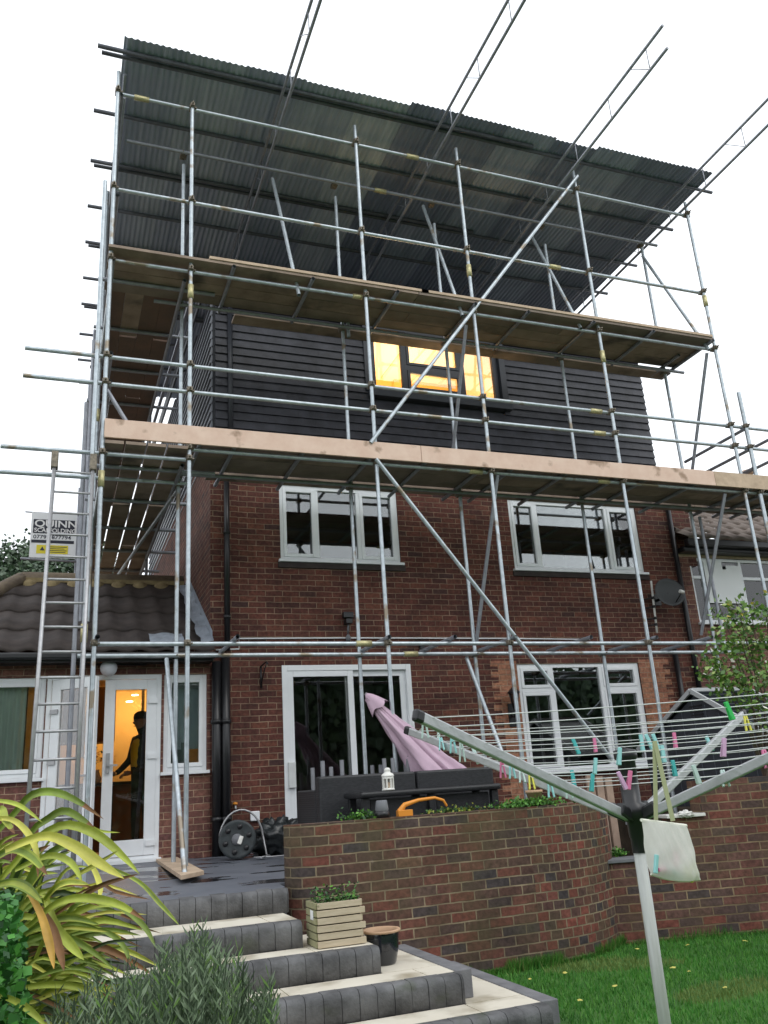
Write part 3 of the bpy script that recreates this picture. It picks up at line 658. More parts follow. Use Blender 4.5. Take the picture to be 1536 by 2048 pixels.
# curtains
def curtain(name, x0, x1, z0, z1, y, m, par, amp=.025, wl=.09, sweep=0):
    b = MB(); b.smooth = True; n = max(8, int((x1-x0)/.012))
    b.grid(lambda i, j: Vector((x0+(x1-x0)*i/n*(1-sweep*(1-j/6.0)), y+amp*math.sin(2*math.pi*(x0+(x1-x0)*i/n)/wl+.6*math.sin(i*.13)), z0+(z1-z0)*j/6)), n, 6)
    return b.build(name, m, par)
curtain('curtain', -.70, -.30, .36, 1.5, DW+.11, mat('pale_green_curtain', (.80, .86, .76), .9), house, wl=.07)
MB().box((-3, DW+.6, -.55), (-.3, DW+.64, 1.7)).build('light_blocking_panel', M['dark_room'], house)  # dark panel added to keep kitchen light out of the left window
curtain('curtain', 1.23, 1.72, .62, 1.5, DW+.2, mat('grey_voile', (.72, .80, .86), .9), house, amp=.015, wl=.12)
curtain('curtain', 1.25, 1.5, .36, .70, DW+.22, mat('grey_voile_lower', (.30, .33, .33), .9), house, amp=.02, wl=.1)
fix(house)

# ------------------------------------------------------------------ neighbour's house on the right
nb = empty('neighbour_house', (11, 11, -.5), 'neighbouring brick house with brown pantile roof and white boarded window at right edge', 'house')
NY = DW+.02
NH = (9.36, 11.3, 2.18, 3.24)
wall_holes(HX1+.001, 15, -.6, 3.30, NY-.006, [NH]).build('wall', M['neighbour_brick'], nb)
window(nb, NH, NY, [9.62, 10.40], M['upvc'], .05, rails=[(9.41, 9.62, 2.92), (10.4, 11.25, 2.92)], glassm='glass_clear')
bd = MB(); bd.box((9.645, NY+.006, 2.56), (10.02, NY+.018, 3.19)); bd.box((10.10, NY+.007, 2.5), (10.38, NY+.019, 3.13)); bd.box((9.645, NY+.0065, 2.5), (10.38, NY+.0185, 3.06)); bd.build('window_board', mat('white_board', (.85, .87, .87), .5), nb)
bd = MB(); bd.box((9.64, NY+.13, 2.18), (11.2, NY+.15, 3.24)); bd.build('blind', mat('grey_blind', (.22, .25, .29), .8), nb)
ng = MB(); ng.box((HX1+.01, NY-.34, 3.34), (15, NY-.22, 3.46)); ng.box((HX1+.01, NY-.22, 3.28), (15, NY+.0, 3.36)); ng.build('gutter', M['black_plastic'], nb, bevel=.02)
MB().box((HX1+.01, NY-.02, 3.24), (15, NY+.02, 3.31)).build('timber_plate', M['pale'], nb)
NPIT = 34; sl2 = Vector((0, math.cos(R(NPIT)), math.sin(R(NPIT)))); nn2 = Vector((0, -math.sin(R(NPIT)), math.cos(R(NPIT)))); no = Vector((0, NY-.33, 3.44))
pr = MB(); pr.smooth = True
NC = 16; CL = .33
for k in range(NC):
    xa, xb = HX1+.02, 15; n = int((xb-xa)/.30*8)
    def P2(i, j, k=k):
        x = xa+(xb-xa)*i/n; ph = (x/.30+(.5 if k % 2 else 0)) % 1; h_ = .04*(.5+.5*math.cos(2*math.pi*ph))
        if j == 0: return Vector((x, 0, 0))+no+sl2*(k*CL)+nn2*(h_-.01)
        return Vector((x, 0, 0))+no+sl2*(k*CL+(CL+.03)*(j-1))+nn2*(h_+.04-.03*(j-1))
    pr.grid(P2, n, 2)
nroof = pr.build('roof', M['brown_tile'], nb)
ch = MB(); ch.box((15.2, 15.2, 5.4), (17.2, 16.0, 6.70)); ch.build('chimney', M['neighbour_brick'], nroof)
ch = MB(); ch.box((15.1, 15.1, 6.70), (17.3, 16.1, 6.78)); ch.build('chimney_cap', M['dark_tile'], nroof)
ch = MB(); ch.lathe((15.98, 15.4, 6.78), [(.10, 0), (.10, .16), (.15, .18), (.15, .27), (.0, .27)], 14); ch.build('chimney_pot', M['terracotta'], nroof)
MB().box((HX1+.002, NY-.004, 3.1), (9.52, 12.4, 4.5)).build('party_wall', M['house_brick'], nb)
fix(nb)

# ------------------------------------------------------------------ scaffolding
RAD = .02415
sc = empty('scaffolding', (.33, YO, PZ), 'galvanised tube scaffold with two boarded lifts wrapped round the house', 'scaffolding')
cpl = MB(); cpl.tube([(0, 0, -.03), (0, 0, .03)], .034, 10); cpl.tube([(-.03, .05, 0), (.03, .05, 0)], .034, 10); cpl.box((-.022, -.05, -.02), (.022, -.02, .02)); cpl.tube([(.0, -.05, 0), (0, -.085, 0)], .009, 6); cpl.tube([(.045, .0, 0), (.045, .085, 0)], .009, 6)
cpm = None
def coupler(par, loc, rotz=0, m='clamp'):
    global cpm
    if cpm is None:
        o = cpl.build('coupler', M['clamp']); cpm = o.data; o.parent = par; o.location = loc; o.rotation_euler = (0, 0, rotz); o.scale = (1.05, 1.05, 1.05); return o
    o = bpy.data.objects.new('coupler', cpm); COL.objects.link(o); o.parent = par; o.location = loc; o.rotation_euler = (0, 0, rotz); o.scale = (1.05, 1.05, 1.05); return o
def stube(name, p, q, m='galv', r=RAD, sleeve=None):
    p, q = Vector(p), Vector(q)
    b = MB(); b.tube([p, q], r, 12, cap=False)
    b.tube([p, q], r-.004, 10, cap=False)   # open pipe ends
    d = (q-p).normalized()
    o = b.build(name, M[m], sc)
    for t in (sleeve or []):
        c = p+(q-p)*t; s = MB(); s.tube([c-d*.09, c+d*.09], r+.011, 10); s.build('sleeve', M['clampy'], o)
    return o
gx = lambda px, py, y: wy(px, py, y).x
S = {}   # outer standards: x, z bottom, z top
for k, (x, zb, zt, sl_) in {'a': (.335, PZ-.04, 8.74, .42), 's1': (1.245, PZ-.02, 8.44, .7), 's2': (3.45, PZ, 8.72, None), 's3': (4.99, PZ, 8.72, .78), 's4': (6.975, -1.3, 8.86, .68), 's5': (9.05, -.42, 8.66, .8)}.items():
    o = stube('standard', (x, YO, zb), (x, YO, zt), sleeve=[sl_] if sl_ else None); S[k] = (x, o)
S['s6'] = (9.33, stube('standard', (9.33, YO, -.42), (9.33, YO, 5.32), r=.03)); S['s7'] = (10.02, stube('standard', (10.02, YO, -.42), (10.02, YO, 5.45)))
stube('standard', (.235, YO-.02, PZ-.05), (.235, YO-.02, 7.05), sleeve=[.3]); stube('standard', (.16, YO+.5, PZ-.05), (.16, YO+.5, 4.4), 'galv_old')
inner = [wy(355, 1100, YI).x, wy(713, 1200, YI).x, wy(935, 1150, YI).x, wy(1177, 1100, YI).x, wy(1377, 1000, YI).x]
for x, zt in zip(inner, (8.25, 8.2, 8.05, 8.05, 8.35)):
    stube('standard', (x, YI, -.42 if x > 6.9 else PZ), (x, YI, 3.66)); stube('standard', (x+.02, YI+.03, 3.66), (x+.02, YI+.03, zt))
stube('standard', (inner[1]+.09, YI, 5.9), (inner[1]+.09, YI, 6.4))
stube('standard', wy(1399, 1034, YI), wy(1451, 1300, YI), 'galv_old')
# run along the left flank, standing on the ground beside the extension
for y in (11.1, 13.0, 15.0, 17.2):
    stube('standard', (.335, y, .6), (.335, y, 8.75-.028*(y-YO)), 'galv' if y < 14 else 'galv_old', sleeve=[.55]); stube('standard', (.245, y+.03, 1.5), (.245, y+.03, 6.2), 'galv_old')
    
    if y > 12.8: stube('standard', (1.20, y, 1.0), (1.20, y, 6.9), 'galv_old')
# ledgers (x direction)
YL = YO+.052
def xled(z, x0, x1, y=YL, m='galv', sl=None, name='ledger', cp=True):
    o = stube(name, (x0, y, z), (x1, y, z), m, sleeve=sl)
    if cp and abs(y-YL) < .02:
        for k, (x, so_) in S.items():
            if x0-.05 < x < x1+.05 and so_ is not None:
                zt_ = {'a': 8.74, 's1': 8.44, 's2': 8.72, 's3': 8.72, 's4': 8.86, 's5': 8.66, 's6': 5.32, 's7': 5.45}[k]
                if z < zt_+.06: coupler(so_, (x, YO, z))
    elif cp:
        for x in inner:
            if x0 < x < x1: coupler(o, (x, YI, z))
    return o
xled(8.45, .36, 9.14, sl=[.03, .45]); xled(7.02, .36, 9.02, sl=[.7])
xled(6.03, .30, 9.1, sl=[.35]); ZU = 6.03
xled(4.77, -.50, 11.2, name='guard_rail', sl=[.62]); xled(4.44, -.50, 11.2, name='guard_rail', sl=[.62])
xled(3.735, 1.2, 11.2, sl=[.36, .55]); ZLO = 3.735
xled(3.61, -.66, 1.28); xled(3.33, -.66, .22)
xled(1.565, .30, 9.9, sl=[.3]); 
xled(1.565, .20, 9.35, y=YI-.05, sl=[.42]); xled(3.60, .3, 1.35, y=YI-.05); xled(8.39, .5, 9.05, y=YI-.05, m='galv_old', sl=[.42])
xled(3.72, 1.2, 11.2, y=YI-.05, m='galv_old'); xled(6.02, .9, 9.1, y=YI-.05, m='galv_old')
# transoms (y direction)
def yt(x, z, y0=YO-.12, y1=YI+.28, m='galv_old', name='transom'): return stube(name, (x, y0, z), (x, y1, z), m)
for px, py in ((465, 560), (622, 583), (790, 603), (945, 625), (1050, 640), (1180, 659), (1299, 677)):
    yt(wy(px, py, YO).x, ZU+.052, y1=YI+.12)
yt(8.93, ZU+.052); yt(8.72, ZU+.052, YO+.4)
for x in (1.36, 1.75, 2.55, 3.38, 4.1, 4.9, 5.3, 6.1, 6.9, 7.35, 8.2, 9.2, 9.6, 9.95, 10.3, 10.7): yt(x, ZLO+.052, y0=YO-.02, y1=YI+.45)
for px in (470, 770, 900, 1020, 1170, 1300, 1410): yt(wy(px, 1286, YL).x, 1.565+.05, YO-.1, YI+.1)
yt(.36, 1.61, YO-.1, YO+.35)
# end guard rails at the right
for z in (4.77, 4.44, 4.15): yt(9.30, z-.05, YO, YI+.5, name='guard_rail'); 
for z in (4.72, 4.39): yt(10.0, z, YO, YI+.5, name='guard_rail')
# left-flank ledgers (along y) and transoms
for z in (3.60, 6.0): stube('ledger', (.36, YO, z), (.36, 18, z)); stube('ledger', (1.20, YO+.2, z), (1.20, 18, z), 'galv_old')
for z in (4.45, 4.80, 6.9, 8.4): stube('guard_rail', (.38, YO, z), (.38, 18, z), 'galv_old')
y = YO+.55; k = 0
while y < 18:
    for z in (ZU+.05, 3.66): stube('transom', (.22, y, z), (1.5 if (k % 3) else 1.62, y, z), 'galv_old')
    y += 1.15; k += 1
# braces
def brace(a, ya, b, yb, m='galv', r=RAD): o = stube('brace', wy(a[0], a[1], ya), wy(b[0], b[1], yb), m, r=r); return o
bA = brace((1155, 352), YO-.07, (741, 886), YO-.07); bB = brace((752, 918), YO-.07, (1224, 1520), YO-.07)
for (pa, pb) in (((545, 357), (598, 590)), ((846, 412), (925, 632)), ((1062, 470), (1162, 657)), ((1285, 512), (1418, 700))): brace(pa, YI-.05, pb, YL-.05)
for (pa, pb) in (((932, 650), (906, 900)), ((1414, 706), (1384, 945)), ((995, 950), (952, 1290)), ((1450, 987), (1402, 1270))): brace(pa, YL, pb, YI, 'galv_old')
for (pa, pb) in (((933, 1315), (1006, 1510)), ((1409, 1313), (1455, 1380))): brace(pa, YI, pb, YI-.7)
stube('brace', wy(333, 1318, YI-.08), wz(370, 1753, -.60))
brace((214, 780), YL, (252, 842), YL, 'galv_old'); brace((355, 980), YI, (215, 1180), 14.5)
for x in (inner[0],): coupler(sc, (x, YI, 1.565))
# boards
def boards_x(name, y0, nb_, z, x0, x1, m, seed, lengths=3.9, parent=sc, jit=.0):
    r_ = random.Random(seed)
    for i in range(nb_):
        x = x0+r_.uniform(-.05, .05)-(r_.uniform(0, 2.0) if i % 2 else 0); first = True
        while x < x1-.05:
            a, c = max(x, x0), min(x+lengths, x1)
            if c-a > .05:
                MB().box((a+.004, y0+.232*i, z+r_.uniform(0, .004)), (c-.004, y0+.232*i+.220, z+.038)).build(name, M[r_.choice(m)], parent)
            x += lengths
boards_x('board', YO-.09, 4, ZU+.078, .30, 8.98, ['board', 'board_grey', 'board'], 1)
boards_x('board', YI+.10, 1, ZU+.030, 1.9, 8.98, ['board'], 2)
boards_x('board', YO-.03, 4, ZLO+.078, 1.25, 11.3, ['board', 'board_grey'], 3)
boards_x('board', YI+.13, 1, ZLO+.078, 1.6, 11.3, ['board'], 4)
# second layer edge of newer boards on the top lift
for a, c, z in ((1.45, 4.3, .120), (4.2, 7.0, .120), (7.0, 8.95, .120)): MB().box((a, YO-.105, ZU+z), (c, YO+.12, ZU+z+.036)).build('board', M['pale'], sc)
# toe boards on the lower lift
xs = [.34, 4.02, 8.5, 11.3]
for a, c in zip(xs[:-1], xs[1:]):
    MB().box((a+.003, YO-.065, ZLO+.022), (c-.003, YO-.035, ZLO+.238)).build('toe_board', M['toe'] if a < 8 else M['pale'], sc, bevel=.003)
# left-flank boards run along y with gaps of daylight
r_ = random.Random(9)
for lv, zz in ((0, 3.69), (1, ZU+.082)):
    for i in range(4):
        x = .34+i*.222; y = YO-.06-(1.9 if i % 2 else 0)
        while y < 18:
            a = max(y, YO-.06); gap = .012 if (i+int(y)) % 2 else .03
            if lv == 1: gap = .004
            MB().box((x+gap/2, a, zz+r_.uniform(0, .004)), (x+.222-gap/2, min(y+3.85, 18), zz+.038)).build('board', M['board'] if lv == 0 else M[r_.choice(['board', 'board_red', 'board_red'])], sc); y += 3.9
# ladder beams and transoms end plates are part of the roof below
# sole boards under the feet
fix(sc)
sb = MB(); q = [wz(*p, -.60) for p in ((309, 1723), (352, 1719), (408, 1750), (362, 1760))]
sb.add([v+Vector((0, 0, d)) for d in (0, .036) for v in q], [(3, 2, 1, 0), (4, 5, 6, 7), (0, 1, 5, 4), (1, 2, 6, 5), (2, 3, 7, 6), (3, 0, 4, 7)])
tag(sb.build('sole_board', M['pale'], bevel=.003), 'pale timber sole board under the raking scaffold foot', 'board')

# ------------------------------------------------------------------ temporary roof
tr = empty('temporary_roof', (.4, 8.5, 8.9), 'corrugated metal sheet roof carried on ladder beams over the scaffold', 'roof')
TS = math.tan(R(1.6))
zr = lambda y, z0: z0-TS*(y-YO)
def rt(name, p, q, m='galv_old', r=RAD): b = MB(); b.tube([p, q], r, 8); return b.build(name, M[m], tr)
for x, ystart in ((2.404, 2.0), (4.66, 2.0), (6.73, 6.35), (8.977, 2.0), (.42, 9.0)):
    bm_ = MB(); yb_ = 18.0
    bm_.tube([(x, ystart, zr(ystart, 8.51)), (x, yb_, zr(yb_, 8.51))], .021, 8); bm_.tube([(x, ystart, zr(ystart, 8.875)), (x, yb_, zr(yb_, 8.875))], .021, 8)
    y = ystart+.35; k = 0
    while y < yb_:
        bm_.tube([(x, y, zr(y, 8.52)), (x, y, zr(y, 8.87))], .007, 6)
        if k % 3 == 0: bm_.tube([(x, y, zr(y, 8.52)), (x, y+.35, zr(y+.35, 8.87))], .006, 6)
        y += .85; k += 1
    bm_.build('ladder_beam', M['galv_old'], tr)
for y, dbl in ((8.70, 1), (9.76, 0), (10.72, 1), (11.72, 0), (12.62, 1), (13.63, 0), (14.45, 1), (15.5, 0), (16.5, 0), (17.4, 1)):
    rt('purlin', (.07, y, zr(y, 8.925)), (6.2 if dbl else 9.58, y, zr(y, 8.925)), 'galv_dark', .028)
    if dbl: rt('purlin', (.12, y+.09, zr(y, 8.925)), (9.60, y+.09, zr(y, 8.925)), 'galv_dark', .026)
rs = random.Random(21)
shade = [[0, 0, 2, 4, 1, 3, 0, 1, 0, 1], [0, 3, 3, 1, 4, 1, 1, 0, 1, 1], [3, 2, 0, 1, 1, 0, 3, 1, 4, 0], [1, 0, 1, 0, 1, 4, 0, 1, 0, 1]]
pal = {0: 0, 1: 1, 2: 2, 3: 3, 4: 4}
rows = [(8.52, 10.85), (10.70, 13.05), (12.9, 15.3), (15.1, 17.9)]
shade[0] = [0, 3, 0, 3, 2, 1, 1, 0, 1, 0, 1, 1]; shade[1] = [3, 0, 3, 0, 2, 1, 0, 1, 1, 0, 1, 1]; shade[2] = [0, 3, 0, 2, 1, 1, 0, 3, 0, 1, 0, 1]; shade[3] = [4, 1, 0, 1, 1, 4, 0, 1, 4, 0, 1, 1]
cw = .76; nco = 10; pit = .076
for ri, (ya, yb_) in enumerate(rows):
    for c in range(12):
        x0 = .37+c*cw; x1 = min(x0+cw+.04, 9.33); 
        if x0 > 9.2: continue
        seg = int(round((x1-x0)/pit*8)); off = (-.05 if c in (5, 6, 7) else -.08 if c in (9, 10, 11) else 0)+rs.uniform(-.012, .012) if ri == 0 else 0; lift = .0 if c % 2 else .004; z0 = 8.962+.006*ri+lift
        b = MB(); b.smooth = True; sag = rs.uniform(0, .006)
        b.grid(lambda i, j: Vector((x0+(x1-x0)*i/seg, ya+off+(yb_-ya-off)*j/2, zr(ya+(yb_-ya)*j/2, z0)+.0095*math.cos(2*math.pi*(x0+(x1-x0)*i/seg)/pit)-sag*(j == 1))), seg, 2)
        b.build('corrugated_sheet', M['sheets'][shade[ri][c]], tr)
fix(tr)

# ------------------------------------------------------------------ access ladder
def pl_(px, py, y): return wy(px, py, y)
ladr = empty('ladder', (0, 7.9, -.6), 'long aluminium ladder clamped to the left end of the scaffold', 'ladder')
lt = pl_(108, 925, 8.72); lb = pl_(52, 1700, 7.95); rtp = pl_(186, 930, 8.72); rb = pl_(138, 1700, 7.95)
wv = Vector((.375, 0, 0))
lt = Vector((-.13, 8.74, 3.42)); lb = Vector((-.165, 7.93, -.30)); 
ext_ = (lb-lt).normalized()
lb = lb+ext_*.35
for s_ in (0, 1):
    MB().tube([lt+wv*s_, lb+wv*s_], .02, 10).build('stile', M['alu'], ladr)
Lr = (lb-lt).length; rgb = MB(); t = .12
while t < Lr-.05:
    p = lt+ext_*t; rgb = MB(); rgb.tube([p, p+wv], .0125, 8); rgb.build('rung', M['alu'], ladr); t += .245
for s_ in (0, 1): MB().box(lt+wv*s_+Vector((-.035, -.05, -.08)), lt+wv*s_+Vector((.035, .06, .1))).build('clamp', M['clamp'], ladr, bevel=.01)
fix(ladr)

# ------------------------------------------------------------------ company board
sg = empty('scaffold_sign', (-.2, 16.8, 4.6), 'white scaffolding company board with black lettering and yellow notice, tied beyond the ladder', 'sign')
sx0, sx1, sz0, sz1 = -.60, .225, 4.60, 5.50; SYY = 16.8
MB().box((sx0, SYY, sz0), (sx1, SYY+.02, sz1)).build('board', M['upvc'], sg)
MB().box((sx0+.04, SYY-.004, 5.08), (sx1-.04, SYY-.001, 5.36)).box((sx0+.02, SYY-.004, 4.89), (sx1-.04, SYY-.001, 4.95)).build('black_panel', mat('sign_black', (.01, .012, .03), .5), sg)
MB().box((sx0+.12, SYY-.004, 4.68), (sx1-.14, SYY-.001, 4.85)).build('yellow_panel', mat('sign_yellow', (.80, .68, .03), .5), sg)
def text(s, x, z, size, m, y=SYY-.006, sx=1, bold=.0):
    cu = bpy.data.curves.new('lettering', 'FONT'); cu.body = s; cu.size = size; cu.extrude = .001; cu.offset = bold
    to = bpy.data.objects.new('tmp', cu); me = bpy.data.meshes.new_from_object(to); bpy.data.objects.remove(to)
    o = bpy.data.objects.new('lettering', me); COL.objects.link(o); me.materials.clear(); me.materials.append(m); o.parent = sg
    o.location = (x, y, z); o.rotation_euler = (R(90), 0, 0); o.scale = (sx, 1, 1); return o
wt = mat('sign_white', (.85, .85, .85), .5); bk = mat('sign_ink', (.02, .02, .05), .5)
text('QUINN', sx0+.06, 5.215, .19, wt, sx=1.22, bold=.004); text('SCAFFOLDING', sx0+.06, 5.105, .115, wt, sx=1.0, bold=.002); text('07797 877794', sx0+.05, 4.975, .105, bk, sx=1.12, bold=.001)
bars = MB()
for z, a, c in ((4.81, .30, .66), (4.775, .30, .62), (4.74, .32, .66), (4.705, .34, .64)): bars.box((sx0+a, SYY-.006, z), (sx0+c, SYY-.0045, z+.012))
bars.add([(sx0+.18, SYY-.006, 4.74), (sx0+.27, SYY-.006, 4.74), (sx0+.225, SYY-.006, 4.82)], [(0, 1, 2)]); bars.build('notice_marks', bk, sg)
MB().tube([(-.75, SYY+.04, 4.58), (.4, SYY+.04, 4.55)], RAD, 8).tube([(-.72, SYY+.04, 5.51), (.4, SYY+.04, 5.49)], .015, 8).build('support_tube', M['galv_old'], sg)
fix(sg)

# ------------------------------------------------------------------ things fixed to or standing by the house
def thing(name, loc, label, cat, group=None): return empty(name, loc, label, cat, group)
p = wy(217, 1322, DW-.02)
t = thing('globe_lamp', p, 'white glass globe lamp over the french doors', 'wall lamp')
MB().tube([p+Vector((0, 0, .03)), p+Vector((0, -.07, .0))], .045, 12).build('mount', M['mortar'], t)
MB().lathe(p+Vector((0, -.10, -.10)), [(.0, -.095), (.035, -.09), (.068, -.067), (.09, -.035), (.097, 0), (.09, .035), (.068, .067), (.045, .088), (.045, .11), (0, .11)], 24).build('globe', mat('opal_glass', (.62, .63, .68), .25), t); fix(t)

p = wy(692, 1236, DW-.01)
t = thing('security_light', p, 'small black floodlight with sensor above the patio door', 'security light')
MB().box(p+Vector((-.07, -.12, -.02)), p+Vector((.07, -.04, .06))).build('lamp_head', M['black_plastic'], t, bevel=.01)
MB().box(p+Vector((-.045, -.14, -.10)), p+Vector((.045, -.02, -.03))).build('bracket', M['black_plastic'], t, bevel=.01)
MB().tube([p+Vector((0, -.08, -.10)), p+Vector((0, -.05, -.22))], .014, 8).lathe(p+Vector((0, -.05, -.29)), [(0, -.03), (.03, -.02), (.035, .02), (.02, .06), (0, .06)], 12).build('sensor', M['concrete'], t); fix(t)

b = MB(); b.tube([wy(432, 1300, DW-.015), wy(478, 1298, DW-.015), wy(478, 1277, DW-.015), wy(700, 1276, DW-.015), wy(1000, 1277, DW-.015), wy(1180, 1279, DW-.015)], .010, 6)
tag(b.build('cable', M['upvc']), 'thin white cable clipped along the brickwork above the patio door', 'cable')
p = wy(843, 1296, DW-.01); b = MB(); b.box(p+Vector((-.035, -.05, -.06)), p+Vector((.035, 0, .06))); tag(b.build('junction_box', M['black_plastic'], bevel=.006), 'small black junction box under the white wall cable', 'junction box')
# hanging bracket left of patio door
b = MB(); a = wy(521, 1338, DW); b.tube([a+Vector((0, -.02, .03)), a+Vector((0, -.02, -.24))], .012, 6)
b.tube([a+Vector((0, -.02, .03)), a+Vector((.03, -.2, .06)), a+Vector((.03, -.28, .02))], .010, 6); b.tube([a+Vector((0, -.02, -.2)), a+Vector((.02, -.14, -.02)), a+Vector((.03, -.22, .04))], .008, 6)
tag(b.build('hanging_bracket', M['black_plastic']), 'black iron hanging basket bracket left of the patio door', 'bracket')
# coach lantern
p = wy(1020, 1400, DW)
t = thing('coach_lantern', p, 'black coach lantern beside the ground floor window', 'wall lantern')
q = p+Vector((-.02, -.16, .0))
MB().lathe(q, [(0, .17), (.02, .155), (.09, .09), (.10, .075), (.0, .075)], 6).build('cap', M['black_plastic'], t)
MB().lathe(q, [(.03, -.13), (.075, .075)], 6).build('pane', glass_mat('lantern_glass', (.35, .35, .35), 1.5), t)
b = MB()
for k in range(6): a = k*math.pi/3; b.tube([q+Vector((.03*math.cos(a), .03*math.sin(a), -.13)), q+Vector((.077*math.cos(a), .077*math.sin(a), .08))], .006, 6)
b.lathe(q, [(0, -.17), (.03, -.15), (.035, -.13), (0, -.13)], 6); b.build('cage', M['black_plastic'], t)
MB().tube([q+Vector((0, 0, -.16)), q+Vector((.0, .05, -.24)), q+Vector((.01, .13, -.22)), p+Vector((0, 0, -.12))], .014, 8).box(p+Vector((-.05, -.02, -.36)), p+Vector((.05, 0, -.05))).build('bracket', M['black_plastic'], t); fix(t)
# satellite dish + aerial
p = wy(1337, 1187, DW-.30)
t = thing('satellite_dish', wy(1337, 1187, DW), 'dark grey satellite dish on the brickwork right of the upper window', 'satellite dish')
dirv = Vector((-.25, -1, .25)).normalized()
b = MB(); b.lathe(p, [(0, 0), (.06, .004), (.12, .014), (.18, .032), (.225, .055), (.23, .05), (.18, .024), (.12, .006), (0, -.01)], 32, axis=dirv); b.build('dish', mat('dish_grey', (.045, .048, .05), .55), t)
MB().tube([p, p+Vector((.0, .30, -.05))], .022, 8).box(p+Vector((-.06, .27, -.12)), p+Vector((.06, .30, .05))).build('mount', M['black_plastic'], t)
f = p+dirv*.26+Vector((.10, 0, -.10)); MB().tube([p+Vector((.05, 0, -.2)), f], .010, 8).build('arm', M['black_plastic'], t)
MB().tube([f+Vector((-.03, .0, .02)), f+Vector((.035, 0, -.0))], .028, 10).build('receiver', M['white_paint'], t); fix(t)
t = thing('aerial_post', wy(1308, 1213, DW), 'thin white aerial rod on black brackets left of the satellite dish', 'aerial')
a, c = wy(1302, 1162, DW-.16), wy(1314, 1266, DW-.16); MB().tube([a, c], .016, 8).build('rod', M['white_paint'], t)
for f_ in (.33, .5, .72, .84): q = a+(c-a)*f_; MB().tube([q+Vector((0, 0, -.02)), q+Vector((0, 0, .02))], .025, 8).tube([q, q+Vector((-.10, .15, 0))], .012, 6).build('bracket', M['black_plastic'], t)
fix(t)
# outside tap, socket box, waste pipe
t = thing('outside_tap', wy(470, 1612, DW), 'small outside tap with orange yellow handle by the downpipes', 'tap')
q = wy(470, 1612, DW-.05); MB().tube([q+Vector((0, .05, 0)), q+Vector((0, -.03, 0)), q+Vector((0, -.05, -.04))], .012, 8).build('spout', M['alu'], t); MB().lathe(q+Vector((0, -.01, .015)), [(0, 0), (.028, .0), (.03, .02), (0, .03)], 10).build('handle', M['orange'], t); fix(t)
b = MB(); p = wy(509, 1632, DW); b.box(p+Vector((-.055, -.045, -.055)), p+Vector((.055, 0, .055))); tag(b.build('socket_box', M['upvc'], bevel=.01), 'white outdoor socket box low on the brick wall', 'socket')
# ------------------------------------------------------------------ on the patio by the wall
p = wz(460, 1722, -.60); p = Vector((1.92, 9.75, -.60))
t = thing('cable_reel', p, 'dark round extension cable reel with pale cable standing on the patio', 'cable reel')
ax = Vector((-.25, -1, .05)).normalized(); c = p+Vector((0, 0, .20))
for s_ in (-.06, .06): MB().lathe(c+ax*s_, [(0, -.008), (.17, -.008), (.195, -.014), (.20, 0), (.195, .014), (.17, .008), (.06, .010), (0, .012)], 32, axis=ax).build('flange', mat('reel_grey', (.03, .037, .04), .5, noise=.4, nscale=20), t)
for k in range(6):
    a_ = k*math.pi/3+.3; e2_ = ax.cross(e1_r if False else Vector((0, 0, 1))).normalized(); e3_ = ax.cross(e2_)
    MB().lathe(c+ax*.074+(e2_*math.cos(a_)+e3_*math.sin(a_))*.13, [(0, 0), (.028, 0), (.028, .003), (0, .003)], 12, axis=ax).build('flange_recess', M['black_plastic'], t)
MB().lathe(c+ax*.07, [(0, 0), (.06, 0), (.055, .015), (0, .018)], 18, axis=ax).build('hub_cap', M['concrete'], t)
MB().lathe(c, [(.13, -.055), (.15, 0), (.13, .055)], 24, axis=ax).build('cable_coil', M['concrete'], t)
b = MB(); e1 = ax.cross(Vector((0, 0, 1))).normalized()
b.bar(c+ax*.085-e1*.02-Vector((0, 0, .05)), c+ax*.085+e1*.0+Vector((.05, 0, .03)), .045, .03, up=ax); b.build('handle', M['white_paint'], t, bevel=.008)
b = MB(); pts = [c+Vector((-.15, .03, .05))]
for k in range(13): a_ = math.pi*(1.0-k/12*.95); pts.append(c+Vector((.05+.24*math.cos(a_), .05, -.02+.32*math.sin(a_)+.0)))
pts += [p+Vector((.32, .02, .02)), p+Vector((.30, -.2, .02)), p+Vector((.18, -.35, .02))]
b.tube(pts, .011, 6); b.build('loose_cable', M['alu'], t)
b = MB(); b.tube([p+Vector((.12, -.25, .02)), p+Vector((.3, -.3, .015)), p+Vector((.5, -.28, .015)), p+Vector((.62, -.3, .02))], .009, 6); b.build('loose_cable', M['alu'], t); MB().lathe(p+Vector((.64, -.3, .0)), [(0, 0), (.03, 0), (.03, .04), (0, .05)], 8).build('plug', M['orange'], t); fix(t)
def blob(c, rad, seed, n=24, m=16, amp=.25, flat=0, fr=2.5):
    from mathutils import noise
    b = MB(); b.smooth = True; c = Vector(c)
    def F(i, j):
        a = 2*math.pi*i/n; e = math.pi*(j/m)-math.pi/2; d = Vector((math.cos(a)*math.cos(e), math.sin(a)*math.cos(e), math.sin(e)))
        k = 1+amp*noise.noise(d*fr+Vector((seed, 0, 0)))+amp*.5*noise.noise(d*fr*2.7+Vector((0, seed, 0)))
        v = Vector((d.x*rad[0], d.y*rad[1], d.z*rad[2]))*k
        if flat and v.z < -flat: v.z = -flat
        return c+v
    b.grid(F, n, m); return b
b = blob((2.42, 10.0, -.42), (.27, .2, .2), 3.1, 40, 26, .45, flat=.19, fr=3.5)
tag(b.build('rubbish_sack', mat('black_sack', (.018, .022, .024), .3, noise=.5, nscale=9, bump=.8, bscale=14)), 'slumped black plastic sack on the patio between reel and brick wall', 'sack')
